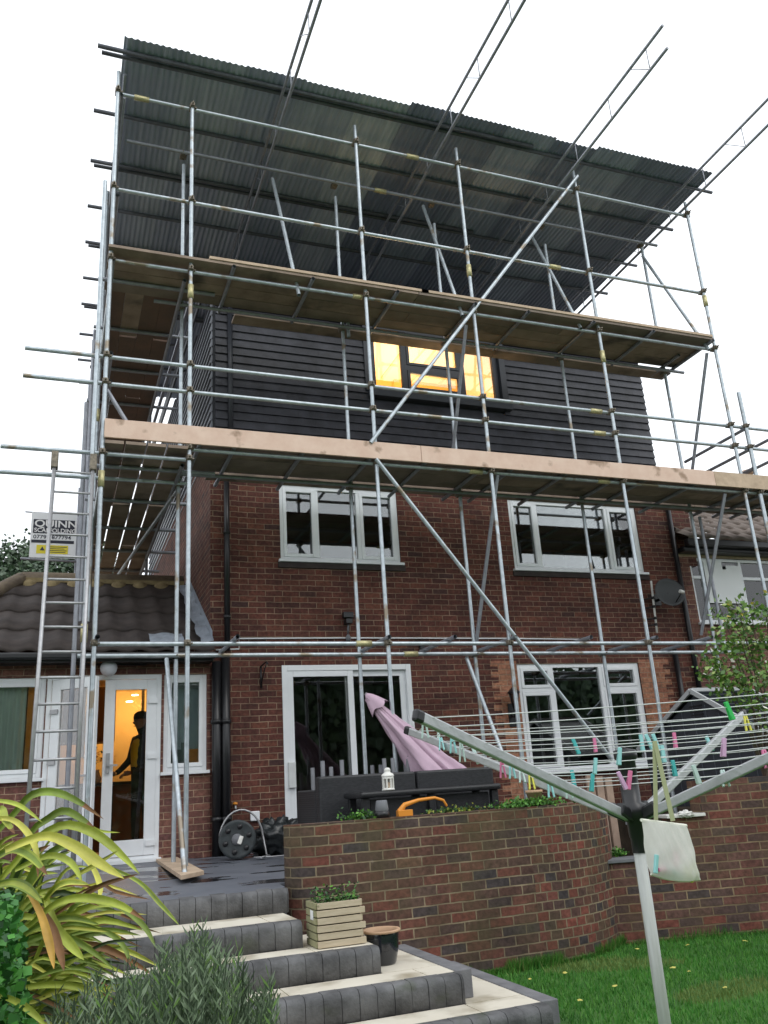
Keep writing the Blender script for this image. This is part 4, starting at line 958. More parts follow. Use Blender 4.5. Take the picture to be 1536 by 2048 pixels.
b = blob((2.28, 10.25, -.55), (.10, .08, .07), 8.1, 18, 12, .3); tag(b.build('cloth', mat('grey_cloth', (.12, .12, .125), .9)), 'small grey crumpled rag on the patio beside the black sack', 'rag')

# rattan sofa with its back to us, table in front
t = thing('rattan_sofa', (3.3, 8.35, PZ), 'large dark rattan corner sofa behind the curved garden wall', 'sofa')
y0 = 8.2
def wv_box(x0, x1, yy0, yy1, z0, z1): return MB().box((x0, yy0, z0), (x1, yy1, z1))
def woven(name, base):
    m = mat(name, base, .45); n = m.node_tree.nodes; l = m.node_tree.links; b = n['Principled BSDF']
    tc = n.new('ShaderNodeTexCoord'); ch_ = n.new('ShaderNodeTexBrick'); ch_.inputs['Scale'].default_value = 1; ch_.inputs['Brick Width'].default_value = .03; ch_.inputs['Row Height'].default_value = .010; ch_.inputs['Mortar Size'].default_value = .0012
    ch_.inputs['Color1'].default_value = (.2, .2, .2, 1); ch_.inputs['Color2'].default_value = (1, 1, 1, 1); ch_.inputs['Mortar'].default_value = (0, 0, 0, 1)
    mp = n.new('ShaderNodeMapping'); mp.inputs['Rotation'].default_value = (R(90), 0, 0); l.new(tc.outputs['Object'], mp.inputs[0]); l.new(mp.outputs[0], ch_.inputs[0])
    bp = n.new('ShaderNodeBump'); bp.inputs['Strength'].default_value = 1; bp.inputs['Distance'].default_value = .004; l.new(ch_.outputs['Color'], bp.inputs['Height']); l.new(bp.outputs[0], b.inputs['Normal'])
    rp = n.new('ShaderNodeMix'); rp.data_type = 'RGBA'; l.new(ch_.outputs['Color'], rp.inputs[0]); rp.inputs[6].default_value = tuple(x*.5 for x in base)+(1,); rp.inputs[7].default_value = tuple(x*1.3 for x in base)+(1,); l.new(rp.outputs[2], b.inputs['Base Color'])
    return m
M['weave'] = woven('rattan_weave', (.032, .033, .037)); M['weave_gloss'] = woven('rattan_weave_gloss', (.022, .023, .026))
wv_box(2.40, 3.40, y0, y0+.14, PZ+.04, .165).build('backrest', M['weave'], t, bevel=.02)
wv_box(3.415, 4.27, y0, y0+.14, PZ+.04, .165).build('backrest', M['weave'], t, bevel=.02)
wv_box(2.40, 2.54, y0+.15, y0+.85, PZ+.04, .05).build('armrest', M['weave'], t, bevel=.02); wv_box(2.55, 4.27, y0+.15, y0+.85, PZ+.04, -.22).build('seat', M['weave'], t, bevel=.02); fix(t)
t = thing('rattan_table', (3.3, 7.8, PZ), 'glossy black rattan garden table between sofa and brick wall', 'table')
TZ = .0
wv_box(2.60, 4.02, 7.58, 8.10, TZ-.055, TZ).build('tabletop', M['weave_gloss'], t, bevel=.022)
for x in (2.63, 3.28, 3.93):
    for y in (7.62, 8.0): wv_box(x, x+.07, y, y+.06, PZ-.03, TZ-.056).build('leg', M['weave_gloss'], t, bevel=.008)
wv_box(2.72, 3.26, 7.66, 7.70, -.26, -.07).build('side_panel', M['weave_gloss'], t); wv_box(3.37, 3.91, 7.66, 7.70, -.26, -.07).build('side_panel', M['weave_gloss'], t); fix(t)
# upturned stools: their legs show above the sofa
lx = [[(645, 1522), (683, 1516)], [(768, 1517), (785, 1516)], [(815, 1512), (836, 1510)]]
names = ['behind the left end of the sofa', 'behind the white lantern', 'in front of the folded pink parasol']
for k, pr_ in enumerate(lx):
    q = [wy(a, c_, 8.72) for a, c_ in pr_]; cx = (q[0].x+q[1].x)/2; zt = q[0].z
    t = thing('upturned_stool', (cx, 8.9, PZ), 'grey metal stool turned upside down ' + names[k], 'stool', 'upturned stools behind the sofa')
    MB().box((min(q[0].x, q[1].x)-.12, 8.66, -.38), (max(q[0].x, q[1].x)+.12, 9.18, -.32)).build('seat', M['concrete'], t, bevel=.01)
    for v in q:
        for yy in (8.72, 9.1): MB().tube([(v.x, yy, -.32), (v.x, yy, zt-(.05 if yy > 9 else 0))], .022, 10).build('leg', M['concrete'], t)
    MB().box((cx-.2, 8.7, PZ), (cx+.2, 9.14, -.39)).build('cushion', M['rattan'], t, bevel=.02); fix(t)
# little white lantern on the table
p = wy(777, 1580, 7.64); p.z = TZ
t = thing('candle_lantern', p, 'small white metal candle lantern on the black table', 'lantern')
h6 = 6
MB().lathe(p, [(0, 0), (.062, 0), (.062, .012), (.05, .02), (0, .02)], 8).build('base', M['white_paint'], t)
b = MB()
for k in range(8): a = k*math.pi/4+.2; b.bar(p+Vector((.048*math.cos(a), .048*math.sin(a), .018)), p+Vector((.048*math.cos(a), .048*math.sin(a), .125)), .012, .012)
b.lathe(p, [(.052, .10), (.054, .125), (.0, .125)], 16); b.build('frame', M['white_paint'], t)
MB().lathe(p, [(.060, .125), (.052, .142), (.03, .155), (.026, .165), (.03, .172), (.026, .188), (.014, .198), (0, .20)], 16).build('lid', M['white_paint'], t)
MB().lathe(p, [(.02, .02), (.02, .07), (0, .07)], 12).build('candle', M['pale'], t); fix(t)
# folded pink parasol leaning back
A = wy(737, 1393, 8.95); B_ = wy(918, 1578, 8.62); ax = (B_-A).normalized(); e1 = ax.cross(Vector((0, 1, 0))).normalized(); e2 = ax.cross(e1)
t = thing('folded_parasol', B_, 'folded pale pink parasol leaning over behind the sofa', 'parasol')
b = MB(); b.smooth = True; L_ = (B_-A).length; N_ = 72
def PF(i, j):
    a = 2*math.pi*i/N_; s = j/14
    rad = .045+.25*s**1.2; fold = 1+.17*math.cos(8*a+.8+.5*math.sin(5*s))*min(1, s*2.5)+.06*math.cos(17*a+6*s)+.035*math.sin(31*s+3*a)
    d = e1*math.cos(a)+e2*math.sin(a)
    sk = (e1*(-.10)*s*s if False else Vector((0, 0, 0)))
    return A+ax*(L_*s*1.05)+d*rad*fold*(1.25 if math.cos(a) < -.2 else .72)+sk
b.grid(PF, N_, 14); b.build('canopy', M['pink'], t)
b = MB(); b.smooth = True
b.grid(lambda i, j: A+ax*(-.035+.21*j/5+.02*math.cos(4*2*math.pi*i/N_)*(j/5))+(e1*math.cos(2*math.pi*i/N_)+e2*math.sin(2*math.pi*i/N_))*(.018+.100*(j/5)**.7*(1+.14*math.cos(4*2*math.pi*i/N_+.5))), N_, 5); b.build('vent_cap', M['pink'], t)
MB().tube([A-ax*.05, A+ax*(L_+.4)], .019, 10).build('pole', M['alu'], t); fix(t)
# things on top of the curved wall
zt = -.215
def onwall(px, py=None, y=7.06): v = wy(px, 1640, y); v.z = zt; return v
def leafclump(name, c, size, n, cols, label, cat, seed, lsz=.03, group=None, kind=None):
    r_ = random.Random(seed); b = MB()
    for k in range(n):
        q = Vector(c)+Vector((r_.gauss(0, size[0]*.45), r_.gauss(0, size[1]*.45), abs(r_.gauss(0, size[2]*.55))))
        d = Vector((r_.uniform(-1, 1), r_.uniform(-1, 1), r_.uniform(-.3, .8))).normalized(); u = d.cross(Vector((r_.uniform(-1, 1), r_.uniform(-1, 1), r_.uniform(-1, 1)))).normalized()
        l_ = lsz*r_.uniform(.6, 1.4); b.cur = r_.randrange(len(cols))
        b.add([q, q+d*l_*.45+u*l_*.32, q+d*l_, q+d*l_*.45-u*l_*.32], [(0, 1, 2, 3)])
    o = b.build(name, cols); tag(o, label, cat, group, kind); return o
LG = [mat('leaf_bright', (.10, .26, .03), .6, noise=.3), mat('leaf_mid', (.055, .16, .03), .6, noise=.3), mat('leaf_dark', (.025, .075, .022), .6, noise=.3), mat('leaf_yellow', (.30, .34, .05), .6, noise=.3)]
leafclump('wall_plant', onwall(720)+Vector((0, .05, 0)), (.16, .06, .05), 260, LG[:3], 'low green plant on the wall top left of the grey capped light', 'plant', 31, .03)
leafclump('wall_plant', onwall(1062, y=7.02)+Vector((0, .03, .0)), (.30, .1, .05), 1200, LG[:2], 'long bright green mat of plants on the wall top below the clothes arm', 'plant', 32, .03)
leafclump('wall_plant', onwall(920)+Vector((0, .05, 0)), (.3, .06, .035), 260, [LG[2], LG[1], LG[3]], 'sparse green weeds on the wall top beside the orange handle', 'plant', 33, .028)
p = onwall(765)
t = thing('capped_light', p, 'small grey capped dark garden light standing on the brick wall', 'garden light')
MB().lathe(p, [(0, 0), (.065, 0), (.06, .05), (.04, .06), (0, .06)], 16).build('base', M['black_plastic'], t); MB().lathe(p, [(.052, .055), (.056, .07), (.046, .135), (.04, .14), (0, .14)], 16).build('cap', M['concrete'], t); fix(t)
t = thing('orange_handle_tool', onwall(840), 'orange plastic handled tool lying on the wall top', 'tool')
b = MB(); q0 = onwall(800)+Vector((0, 0, .035)); pts = [q0, q0+Vector((.05, 0, .055)), q0+Vector((.18, .0, .085)), q0+Vector((.33, 0, .095)), q0+Vector((.41, 0, .07)), q0+Vector((.44, 0, .02))]
b.tube(pts, [.028, .021, .015, .013, .012, .010], 10); b.box(q0+Vector((-.02, -.03, -.035)), q0+Vector((.11, .03, .015))); b.build('handle', M['orange'], t, bevel=.006); fix(t)
p = onwall(1074, y=7.1); 
t = thing('terracotta_pot', p, 'small pale terracotta pot on the wall among green plants', 'plant pot'); MB().lathe(p, [(0, 0), (.05, 0), (.07, .11), (.078, .11), (.078, .135), (.066, .135), (.06, .02), (0, .02)], 20).build('pot', M['terracotta'], t); fix(t)
b = blob(wy(1372, 1629, 7.05), (.075, .05, .03), 5.5, 26, 16, .7); tag(b.build('white_cloth', M['white_paint']), 'crumpled white cloth lying on the brick pier behind the clothes airer', 'cloth')

# seen through the gap between the walls
b = MB()
for k in range(3): x = wy(1180+k*18, 1600, 8.3).x; b.box((x, 8.3, -1.4), (x+.085, 8.33, .02-.02*k))
tag(b.build('timber_gate', mat('pinkish_timber', (.42, .30, .23), .8, noise=.2)), 'pinkish timber board gate in the gap beside the curved wall', 'gate')
b = MB(); b.tube([wy(1252, 1500, 9.9), wy(1262, 1700, 9.9)], .016, 8); tag(b.build('pipe', M['upvc_old']), 'thin grey vertical pipe in the gap between the garden walls', 'pipe')
leafclump('wall_plant', wy(1236, 1712, 7.5), (.10, .05, .05), 220, LG[:2], 'green fern growing where the curved wall meets the slate coping', 'plant', 35, .03)

# planter crate with strawberries on the steps
t = thing('slatted_planter', (1.92, 6.38, ZB), 'square slatted timber planter of leafy greens on the steps', 'planter')
X0, X1, Y0, Y1 = 1.765, 2.095, 6.18, 6.44
z = ZB+.006; hgt = .048; k = 0
for k in range(6):
    zz = z+k*hgt; o_x = .008 if k % 2 else 0
    b = MB(); b.box((X0+(0 if k % 2 else -.004), Y0-.006+(.004 if k % 2 else 0), zz), (X1+(-.012 if k % 2 else .012), Y0+.014, zz+hgt-.008)); b.build('slat', M['wood_planter'], t, bevel=.002)
    MB().box((X0-.012, Y0+.016, zz), (X0+.006, Y1, zz+hgt-.008)).build('slat', mat('planter_side%d' % k, (.28, .27, .15), .85, noise=.2) if k == 0 else bpy.data.materials['planter_side0'], t, bevel=.002)
    MB().box((X1-.018, Y0+.016, zz), (X1, Y1, zz+hgt-.008)).build('slat', M['wood_planter'], t, bevel=.002)
    MB().box((X0+.0, Y1-.014, zz), (X1-.02, Y1+.004, zz+hgt-.008)).build('slat', M['wood_planter'], t, bevel=.002)
MB().box((X0+.008, Y0+.016, z+.02), (X1-.02, Y1-.016, z+6*hgt-.03)).build('soil', M['earth'], t)
MB().box((X0-.0145, Y0+.07, z+.17), (X0-.0125, Y0+.14, z+.23)).build('plant_label', M['upvc'], t)
b = MB(); r_ = random.Random(41)
for k in range(420):
    q = Vector((r_.uniform(X0, X1), r_.uniform(Y0+.01, Y1), z+.26+abs(r_.gauss(0, .045)))); d = Vector((r_.uniform(-1, 1), r_.uniform(-1, .6), r_.uniform(-.4, .7))).normalized(); u = d.cross(Vector((r_.uniform(-.3, .3), r_.uniform(-.3, .3), 1))).normalized()
    s_ = r_.uniform(.018, .034); b.cur = r_.choice([0, 1, 1, 2, 2]); b.add([q, q+d*s_*.5+u*s_*.42, q+d*s_*1.05, q+d*s_*.5-u*s_*.42], [(0, 1, 2, 3)])
b.build('foliage', LG[:3], t); fix(t)
p = Vector((2.262, 6.30, ZC))
t = thing('glazed_pot', p, 'black glazed plant pot with pale rim on the steps by the brick wall', 'plant pot')
MB().lathe(p, [(0, 0), (.09, 0), (.098, .012), (.118, .10), (.124, .19), (.122, .205)], 32).build('bowl', M['glaze'], t)
MB().lathe(p, [(.122, .203), (.136, .208), (.139, .217), (.134, .224), (.112, .220), (.108, .19)], 32).build('rim', M['terracotta'], t)
MB().lathe(p, [(0, .15), (.112, .155)], 24).build('soil', M['earth'], t); fix(t)

# ------------------------------------------------------------------ shed / storage box at the right
t = thing('storage_shed', (7.8, 8.7, -.42), 'dark grey resin garden shed with ribbed roof behind the right hand wall', 'shed')
XS0, XS1 = 7.4, 8.2; YR_, ZR_ = 8.68, .925; yn, yf, ze_ = 7.62, 9.80, .35
for (nm, x) in (('gable_wall', XS0), ('gable_wall', XS1-.03)):
    b = MB(); poly = [(yn, -.42), (yf, -.42), (yf, ze_-.02), (YR_, ZR_-.05), (yn, ze_-.02)]
    b.add([(x, a, c) for a, c in poly]+[(x+.03, a, c) for a, c in poly], [(0, 1, 2, 3, 4), (9, 8, 7, 6, 5)]+[(i, 5+i, 5+(i+1) % 5, (i+1) % 5) for i in range(5)]); b.build(nm, M['shed'], t)
b = MB()
for y in [yn+.02+.22*i for i in range(10)]:
    top = ze_-.02+(min(abs(y-yn), abs(yf-y)))*(ZR_-ze_)/((yf-yn)/2)-.06
    b.box((XS0-.006, y, -.42), (XS0-.001, y+.012, top))
for z in (.0, .3): b.box((XS0-.008, yn, z), (XS0-.001, yf, z+.012))
b.build('panel_ribs', mat('shed_groove', (.09, .10, .12), .6), t)
b = MB()
for k in range(5): b.box((XS0-.012, YR_-.11, .60+k*.035), (XS0-.001, YR_+.11, .615+k*.035))
b.build('vent', M['black_plastic'], t)
MB().box((XS0+.03, yn-.02, -.42), (XS1+1.6, yn+.0, ze_-.03)).build('front_wall', M['shed'], t)
MB().box((XS0+.03, yf-.0, -.42), (XS1, yf+.02, ze_-.03)).build('back_wall', M['shed'], t)
sV = Vector((0, YR_-yn+.08, ZR_-ze_+.04)).normalized(); Ls_ = math.hypot(YR_-yn+.08, ZR_-ze_+.04); nV = Vector((0, -sV.z, sV.y))
b = MB(); N_ = 13
b.bar((XS0-.0, yn-.08, ze_-.04), (XS0-.0, YR_, ZR_), .02, .02)
r0 = Vector((0, yn-.08, ze_-.04))
for k in range(N_):
    a = r0+sV*(Ls_*k/N_); c = r0+sV*(Ls_*(k+.93)/N_)
    for (u, v, off) in ((a, c, .012),): 
        b.add([Vector((XS0-.04, 0, 0))+u+nV*.034, Vector((XS1+.05, 0, 0))+u+nV*.034, Vector((XS1+.05, 0, 0))+v+nV*.006, Vector((XS0-.04, 0, 0))+v+nV*.006, Vector((XS0-.04, 0, 0))+u, Vector((XS1+.05, 0, 0))+u], [(0, 1, 2, 3), (4, 5, 1, 0)])
b.build('roof', M['shed_roof'], t)
b = MB(); b.add([(XS0-.04, YR_, ZR_), (XS1+.05, YR_, ZR_), (XS1+.05, yf+.08, ze_-.04), (XS0-.04, yf+.08, ze_-.04)], [(0, 1, 2, 3)]); b.build('roof', M['shed_roof'], t)
b = MB(); b.bar((XS0-.04, YR_, ZR_+.02), (XS1+.06, YR_, ZR_+.02), .06, .04); b.build('ridge_cap', M['white_trim'], t)
for x in (XS0-.05, XS1+.06):
    b = MB(); b.bar((x, yn-.1, ze_-.05), (x, YR_, ZR_+.01), .03, .055); b.bar((x, YR_, ZR_+.01), (x, yf+.1, ze_-.05), .03, .055); b.build('verge_trim', M['white_trim'] if x < 8 else M['white_trim'], t)
fix(t)

# ------------------------------------------------------------------ person inside the kitchen door
def skin_body(name, verts, edges, radii, mats, parent=None, sub=2):
    me = bpy.data.meshes.new(name); me.from_pydata(verts, edges, []); o = bpy.data.objects.new(name, me); COL.objects.link(o)
    sk = o.modifiers.new('skin', 'SKIN'); sk.use_smooth_shade = True
    for i, r_ in enumerate(radii):
        v = me.skin_vertices[0].data[i]; v.radius = (r_, r_) if not isinstance(r_, tuple) else r_
    me.skin_vertices[0].data[0].use_root = True
    su = o.modifiers.new('sub', 'SUBSURF'); su.levels = sub; su.render_levels = sub
    me.materials.append(mats)
    if parent: o.parent = parent
    return o
pb = Vector((1.13, 12.05, -.56))
pv = [(0, 0, .95), (0, 0, 1.15), (0, -.01, 1.35), (0, -.01, 1.47), (0, -.03, 1.55), (0, -.04, 1.63), (0, -.04, 1.72),
      (-.17, 0, 1.42), (-.24, -.03, 1.16), (-.20, -.22, 1.02), (-.17, -.29, .99), (.17, 0, 1.42), (.22, -.02, 1.15), (.19, -.2, 1.0), (.16, -.27, .98),
      (-.10, 0, .88), (-.11, -.02, .50), (-.12, .0, .10), (-.12, -.10, .05), (.10, 0, .88), (.12, -.01, .50), (.13, .01, .10), (.14, -.09, .05)]
pe = [(0, 1), (1, 2), (2, 3), (3, 4), (4, 5), (5, 6), (2, 7), (7, 8), (8, 9), (9, 10), (2, 11), (11, 12), (12, 13), (13, 14), (0, 15), (15, 16), (16, 17), (17, 18), (0, 19), (19, 20), (20, 21), (21, 22)]
prd = [.15, .155, .165, .06, .075, .095, .07, .065, .05, .038, .035, .065, .05, .038, .035, .095, .065, .05, .045, .095, .065, .05, .045]
Rz = Matrix.Rotation(R(-60), 3, 'Z')
pv = [tuple(pb+Rz @ Vector(v)) for v in pv]
per = thing('person', pb, 'person in dark clothes and yellow high visibility vest standing inside the kitchen', 'person')
skin_body('body', pv, pe, prd, mat('dark_clothes', (.022, .02, .022), .9), per)
vv = [tuple(pb+Rz @ Vector(v)) for v in ((0, 0, .98), (0, 0, 1.15), (0, -.01, 1.36), (0, -.01, 1.44))]
skin_body('vest', vv, [(0, 1), (1, 2), (2, 3)], [.165, .168, .18, .10], mat('hi_vis_yellow', (.85, .62, .02), .6), per, 1)
def on(v): return pb+Rz @ Vector(v)
b = MB()
b.lathe(on((0, -.04, 1.665)), [(.100, .0), (.104, .03), (.095, .07), (.06, .10), (0, .115)], 16); b.build('hair', mat('dark_hair', (.015, .012, .01), .8), per)
skinm = mat('skin', (.30, .17, .11), .6)
b = MB(); b.smooth = True
b2 = blob(on((0, -.052, 1.635)), (.078, .092, .112), 1.0, 20, 14, .02); b2.build('head', skinm, per)
b = MB(); b.tube([on((0, -.135, 1.65)), on((0, -.165, 1.615)), on((0, -.14, 1.605))], [.008, .014, .010], 6)
for s_ in (-1, 1): b.lathe(on((.08*s_, -.045, 1.63)), [(0, -.03), (.018, -.01), (.018, .02), (0, .03)], 8)
b.build('nose_and_ears', skinm, per)
b = MB()
for s_ in (-.032, .032): b.lathe(on((s_, -.132, 1.655)), [(0, -.010), (.012, 0), (0, .010)], 8)
b.box(on((-.025, -.142, 1.572)), on((.025, -.135, 1.578))); b.build('eyes_and_mouth', M['black_plastic'], per)
# hands: palm with five bent fingers
def hand(wr_, fd_, side):
    b = MB(); wr_ = on(wr_); fd_ = (Rz @ Vector(fd_)).normalized(); dn = Vector((0, 0, -1)); sd_ = fd_.cross(dn).normalized()
    b.tube([wr_, wr_+fd_*.045, wr_+fd_*.085], [.022, .034, .032], 10)
    for k in range(4):
        r0_ = wr_+fd_*.08+sd_*(-.024+.016*k); l_ = (.065, .075, .07, .055)[k]
        b.tube([r0_, r0_+fd_*l_*.5+dn*.012, r0_+fd_*l_*.8+dn*.035, r0_+fd_*l_*.75+dn*.055], [.009, .0085, .008, .006], 6)
    b.tube([wr_+fd_*.03+sd_*side*.028, wr_+fd_*.06+sd_*side*.05+dn*.01, wr_+fd_*.085+sd_*side*.05+dn*.025], [.012, .010, .008], 6)
    b.build('hand', skinm, per)
hand((-.165, -.30, .99), (.3, -1, -.1), 1); hand((.155, -.285, .98), (-.3, -1, -.1), -1)
fix(per)

# ------------------------------------------------------------------ rotary clothes airer
HUB = Vector((2.452, 3.40, -.174)); PH = R(204); AL = 1.36
t = thing('rotary_clothes_airer', (HUB.x, HUB.y, ZL), 'grey aluminium rotary clothes airer standing on the lawn', 'clothes airer')
M['airer'] = mat('satin_aluminium', (.44, .45, .46), .42, .55, noise=.10, nscale=12, bump=.15, bscale=40)
M['airer_pole'] = mat('painted_pole', (.50, .52, .50), .5, .2, col2=(.40, .41, .39), nscale=7, stretch=(8, 8, .6))
MB().tube([(HUB.x+.005, HUB.y, ZL-.1), (HUB.x, HUB.y, -.22)], .026, 20).build('pole', M['airer_pole'], t)
MB().lathe((HUB.x, HUB.y, 0), [(.030, -.33), (.030, -.27), (.034, -.265), (.036, -.20), (.058, -.185), (.06, -.13), (.040, -.12), (.040, .06), (.052, .07), (.052, .105), (.03, .11), (0, .12)], 20).build('hub', M['black_plastic'], t)
ends = []
for k, dz in enumerate((-.035, .04, .01, .0)):
    a = PH-k*math.pi/2; d = Vector((math.cos(a), math.sin(a), 0)); e = HUB+d*AL+Vector((0, 0, .45+dz)); s_ = HUB+d*.06
    ends.append((s_, e)); ax_ = (e-s_).normalized(); sdv = ax_.cross(Vector((0, 0, 1))).normalized(); upv = sdv.cross(ax_)
    b = MB(); b.bar(s_, e, .024, .042); b.build('arm', M['airer'], t, bevel=.006)
    MB().bar(e-ax_*.02, e+ax_*.025, .030, .046).build('end_cap', M['black_plastic'], t, bevel=.01)
    MB().bar(HUB+d*.03+Vector((0, 0, -.005)), HUB+d*.12+Vector((0, 0, .035)), .040, .055).build('arm_bracket', M['black_plastic'], t, bevel=.01)
FR = [.30+.0735*i for i in range(10)]
def linept(k, f, u):
    a = ends[k]; c = ends[(k+1) % 4]; p = a[0]+(a[1]-a[0])*f; q = c[0]+(c[1]-c[0])*f
    sagv = .018*f*4*u*(1-u); return p+(q-p)*u+Vector((0, 0, .012-sagv))
for i, f in enumerate(FR):
    b = MB(); pts = []
    for k in range(4): pts += [linept(k, f, u/8) for u in range(8)]
    pts.append(pts[0]); b.tube(pts, .0020, 5, cap=False); b.build('washing_line', M['upvc_old'], t)
fix(t)
# pegs on the lines
PC = {'cyan': mat('peg_aqua', (.30, .62, .62), .4), 'teal': mat('peg_teal', (.06, .42, .42), .4), 'pink': mat('peg_pink', (.66, .18, .34), .4), 'lilac': mat('peg_lilac', (.62, .38, .58), .4), 'green': mat('peg_green', (.03, .50, .10), .4), 'yellow': mat('peg_yellow', (.75, .70, .10), .4), 'pale': mat('peg_pale', (.52, .66, .62), .4)}
pegs = [('green', 1465, 1414, 'on the back right arm end'), ('yellow', 1490, 1436, 'near the back right arm end'), ('cyan', 1419, 1476, 'left of the back right arm'), ('pink', 1347, 1468, 'right of the bag strap on an upper line'), ('lilac', 1446, 1481, 'beside the back right arm'),
        ('cyan', 1284, 1472, 'touching the left side of the bag strap'), ('cyan', 1300, 1474, 'at the top of the bag strap'), ('cyan', 1314, 1470, 'just right of the bag strap'), ('cyan', 1325, 1497, 'below the pegs right of the bag strap'), ('cyan', 1243, 1497, 'just above the black post'),
        ('teal', 1144, 1477, 'alone in front of the window left pane'), ('pink', 1187, 1475, 'in front of the window middle pane'), ('cyan', 1189, 1520, 'left of the black post, largest'), ('teal', 1184, 1553, 'below the largest aqua peg'), ('teal', 1144, 1548, 'low over the window sill'), ('pink', 1257, 1549, 'in front of the black post'), ('lilac', 1244, 1545, 'beside the pink peg at the black post'),
        ('pale', 1393, 1536, 'on a low line right of the bag'), ('pale', 1446, 1543, 'on a low line above the right arm'), ('pink', 1530, 1516, 'at the right edge of the photo'), ('teal', 1344, 1528, 'right of the bag strap on a low line'), ('pink', 1000, 1538, 'left of the near arm, above the wall plants'), ('cyan', 1022, 1534, 'left of the near arm'), ('pale', 1040, 1546, 'in the middle of the left bunch'), ('yellow', 1060, 1550, 'in the left bunch'),
        ('cyan', 1095, 1576, 'below the near arm'), ('pale', 1136, 1588, 'lowest of the left bunch'), ('pale', 849, 1444, 'by the near arm end cap'), ('pale', 876, 1458, 'second from the near arm end'), ('cyan', 872, 1480, 'in front of the pink parasol'), ('cyan', 906, 1480, 'right of the peg on the parasol'), ('pale', 923, 1494, 'over the parasol corner'), ('pale', 948, 1498, 'right of the parasol corner')]
def proj(p):
    d = p.dot(FW); return 768+FPX*p.dot(RT)/d, 1024-FPX*p.dot(UP)/d
cand = []
for k in range(4):
    for f in FR:
        for u in range(1, 40): q = linept(k, f, u/40); cand.append((proj(q), q, k))
colname = {'cyan': 'aqua', 'teal': 'teal', 'pink': 'pink', 'lilac': 'lilac', 'green': 'green', 'yellow': 'yellow', 'pale': 'pale aqua'}
rp_ = random.Random(77)
for (c, px, py, where) in pegs:
    best = min(cand, key=lambda z: (z[0][0]-px)**2+(z[0][1]-py-6)**2); q = best[1]; k = best[2]
    d = (linept(k, .8, .6)-linept(k, .8, .4)).normalized(); tl = rp_.uniform(-.35, .35); up = (Vector((0, 0, 1))+d*tl).normalized(); nrm_ = d.cross(up).normalized(); sc_ = rp_.uniform(.85, 1.1)*(1.0 if q.y < 3.4 else 1.15)
    b = MB()
    for s_ in (-1, 1):
        b.bar(q+up*.022*sc_+nrm_*.004*s_, q-up*.050*sc_+nrm_*.013*s_, .0145*sc_, .008, up=nrm_)
    b.tube([q+up*.006+nrm_*.009, q+up*.006-nrm_*.009], .006, 6)
    o = b.build('clothes_peg', PC[c], bevel=.002); tag(o, colname[c]+' plastic clothes peg '+where, 'clothes peg', 'pegs on the clothes airer')
# peg bag
t = thing('peg_bag', wy(1340, 1700, 2.62), 'white see through mesh peg bag hanging from the airer line', 'peg bag')
TL_, TR_, BL_, BR_ = wy(1283, 1640, 2.64), wy(1374, 1652, 2.60), wy(1298, 1748, 2.64), wy(1404, 1756, 2.58)
def bagm():
    m = bpy.data.materials.new('bag_mesh'); m.use_nodes = True; n = m.node_tree.nodes; l = m.node_tree.links; n.clear()
    o = n.new('ShaderNodeOutputMaterial'); a = n.new('ShaderNodeMixShader'); b = n.new('ShaderNodeMixShader'); d = n.new('ShaderNodeBsdfDiffuse'); tl = n.new('ShaderNodeBsdfTranslucent'); tr = n.new('ShaderNodeBsdfTransparent')
    nz = n.new('ShaderNodeTexNoise'); nz.inputs['Scale'].default_value = 14; rp = n.new('ShaderNodeValToRGB'); l.new(nz.outputs[0], rp.inputs[0]); rp.color_ramp.elements[0].color = (.86, .85, .82, 1); rp.color_ramp.elements[1].color = (.94, .93, .90, 1)
    l.new(rp.outputs[0], d.inputs[0]); l.new(rp.outputs[0], tl.inputs[0]); a.inputs[0].default_value = .6; l.new(d.outputs[0], a.inputs[1]); l.new(tl.outputs[0], a.inputs[2]); b.inputs[0].default_value = .10; l.new(a.outputs[0], b.inputs[1]); l.new(tr.outputs[0], b.inputs[2]); l.new(b.outputs[0], o.inputs[0]); return m
for sgn in (-1, 1):
    b = MB(); b.smooth = True
    def BP(i, j):
        u, v = i/24, j/18; p = (TL_*(1-u)+TR_*u)*(1-v)+(BL_*(1-u)+BR_*u)*v
        bulge = math.sin(math.pi*u)**.6*(.008+.034*v**.8)*math.cos(max(0, v-.85)*9)
        fold = .006*math.sin(u*11+v*4)*(.3+v)+.003*math.sin(u*33-v*7)+.003*math.sin(v*17+u*9)*v
        return p+Vector((0, sgn*bulge+fold, -.014*math.sin(math.pi*u*.9)*v))
    b.grid(BP, 24, 18); b.build('bag_side', bagm() if sgn < 0 else bpy.data.materials['bag_mesh'], t)
b = MB(); b.tube([BP(i, 0) for i in range(25)], .006, 6); b.build('hem', mat('bag_hem', (.74, .74, .64), .9), t)
b = MB(); b.tube([BP(i, 18) for i in range(25)], .0035, 6); b.build('hem', bpy.data.materials['bag_hem'], t)
hk = wy(1309, 1482, 2.60)
b = MB(); b.bar(hk, wy(1312, 1640, 2.62), .016, .003, up=(0, 1, 0)); b.build('strap', mat('algae_strap', (.42, .44, .26), .9), t)
b = MB(); b.bar(hk, wy(1346, 1642, 2.60), .018, .003, up=(0, 1, 0)); b.build('strap', bpy.data.materials['algae_strap'], t)
for k, (c, px, py) in enumerate((('pink', 1330, 1738), ('cyan', 1312, 1728), ('cyan', 1345, 1742), ('yellow', 1380, 1738), ('yellow', 1376, 1748), ('pale', 1360, 1733), ('pink', 1352, 1722))):
    q = wy(px, py, 2.61); a = k*1.3; b = MB(); b.bar(q-Vector((math.cos(a), 0, math.sin(a)))*.03, q+Vector((math.cos(a), 0, math.sin(a)))*.03, .012, .012); b.build('spare_peg', PC[c], t, bevel=.002)
fix(t)

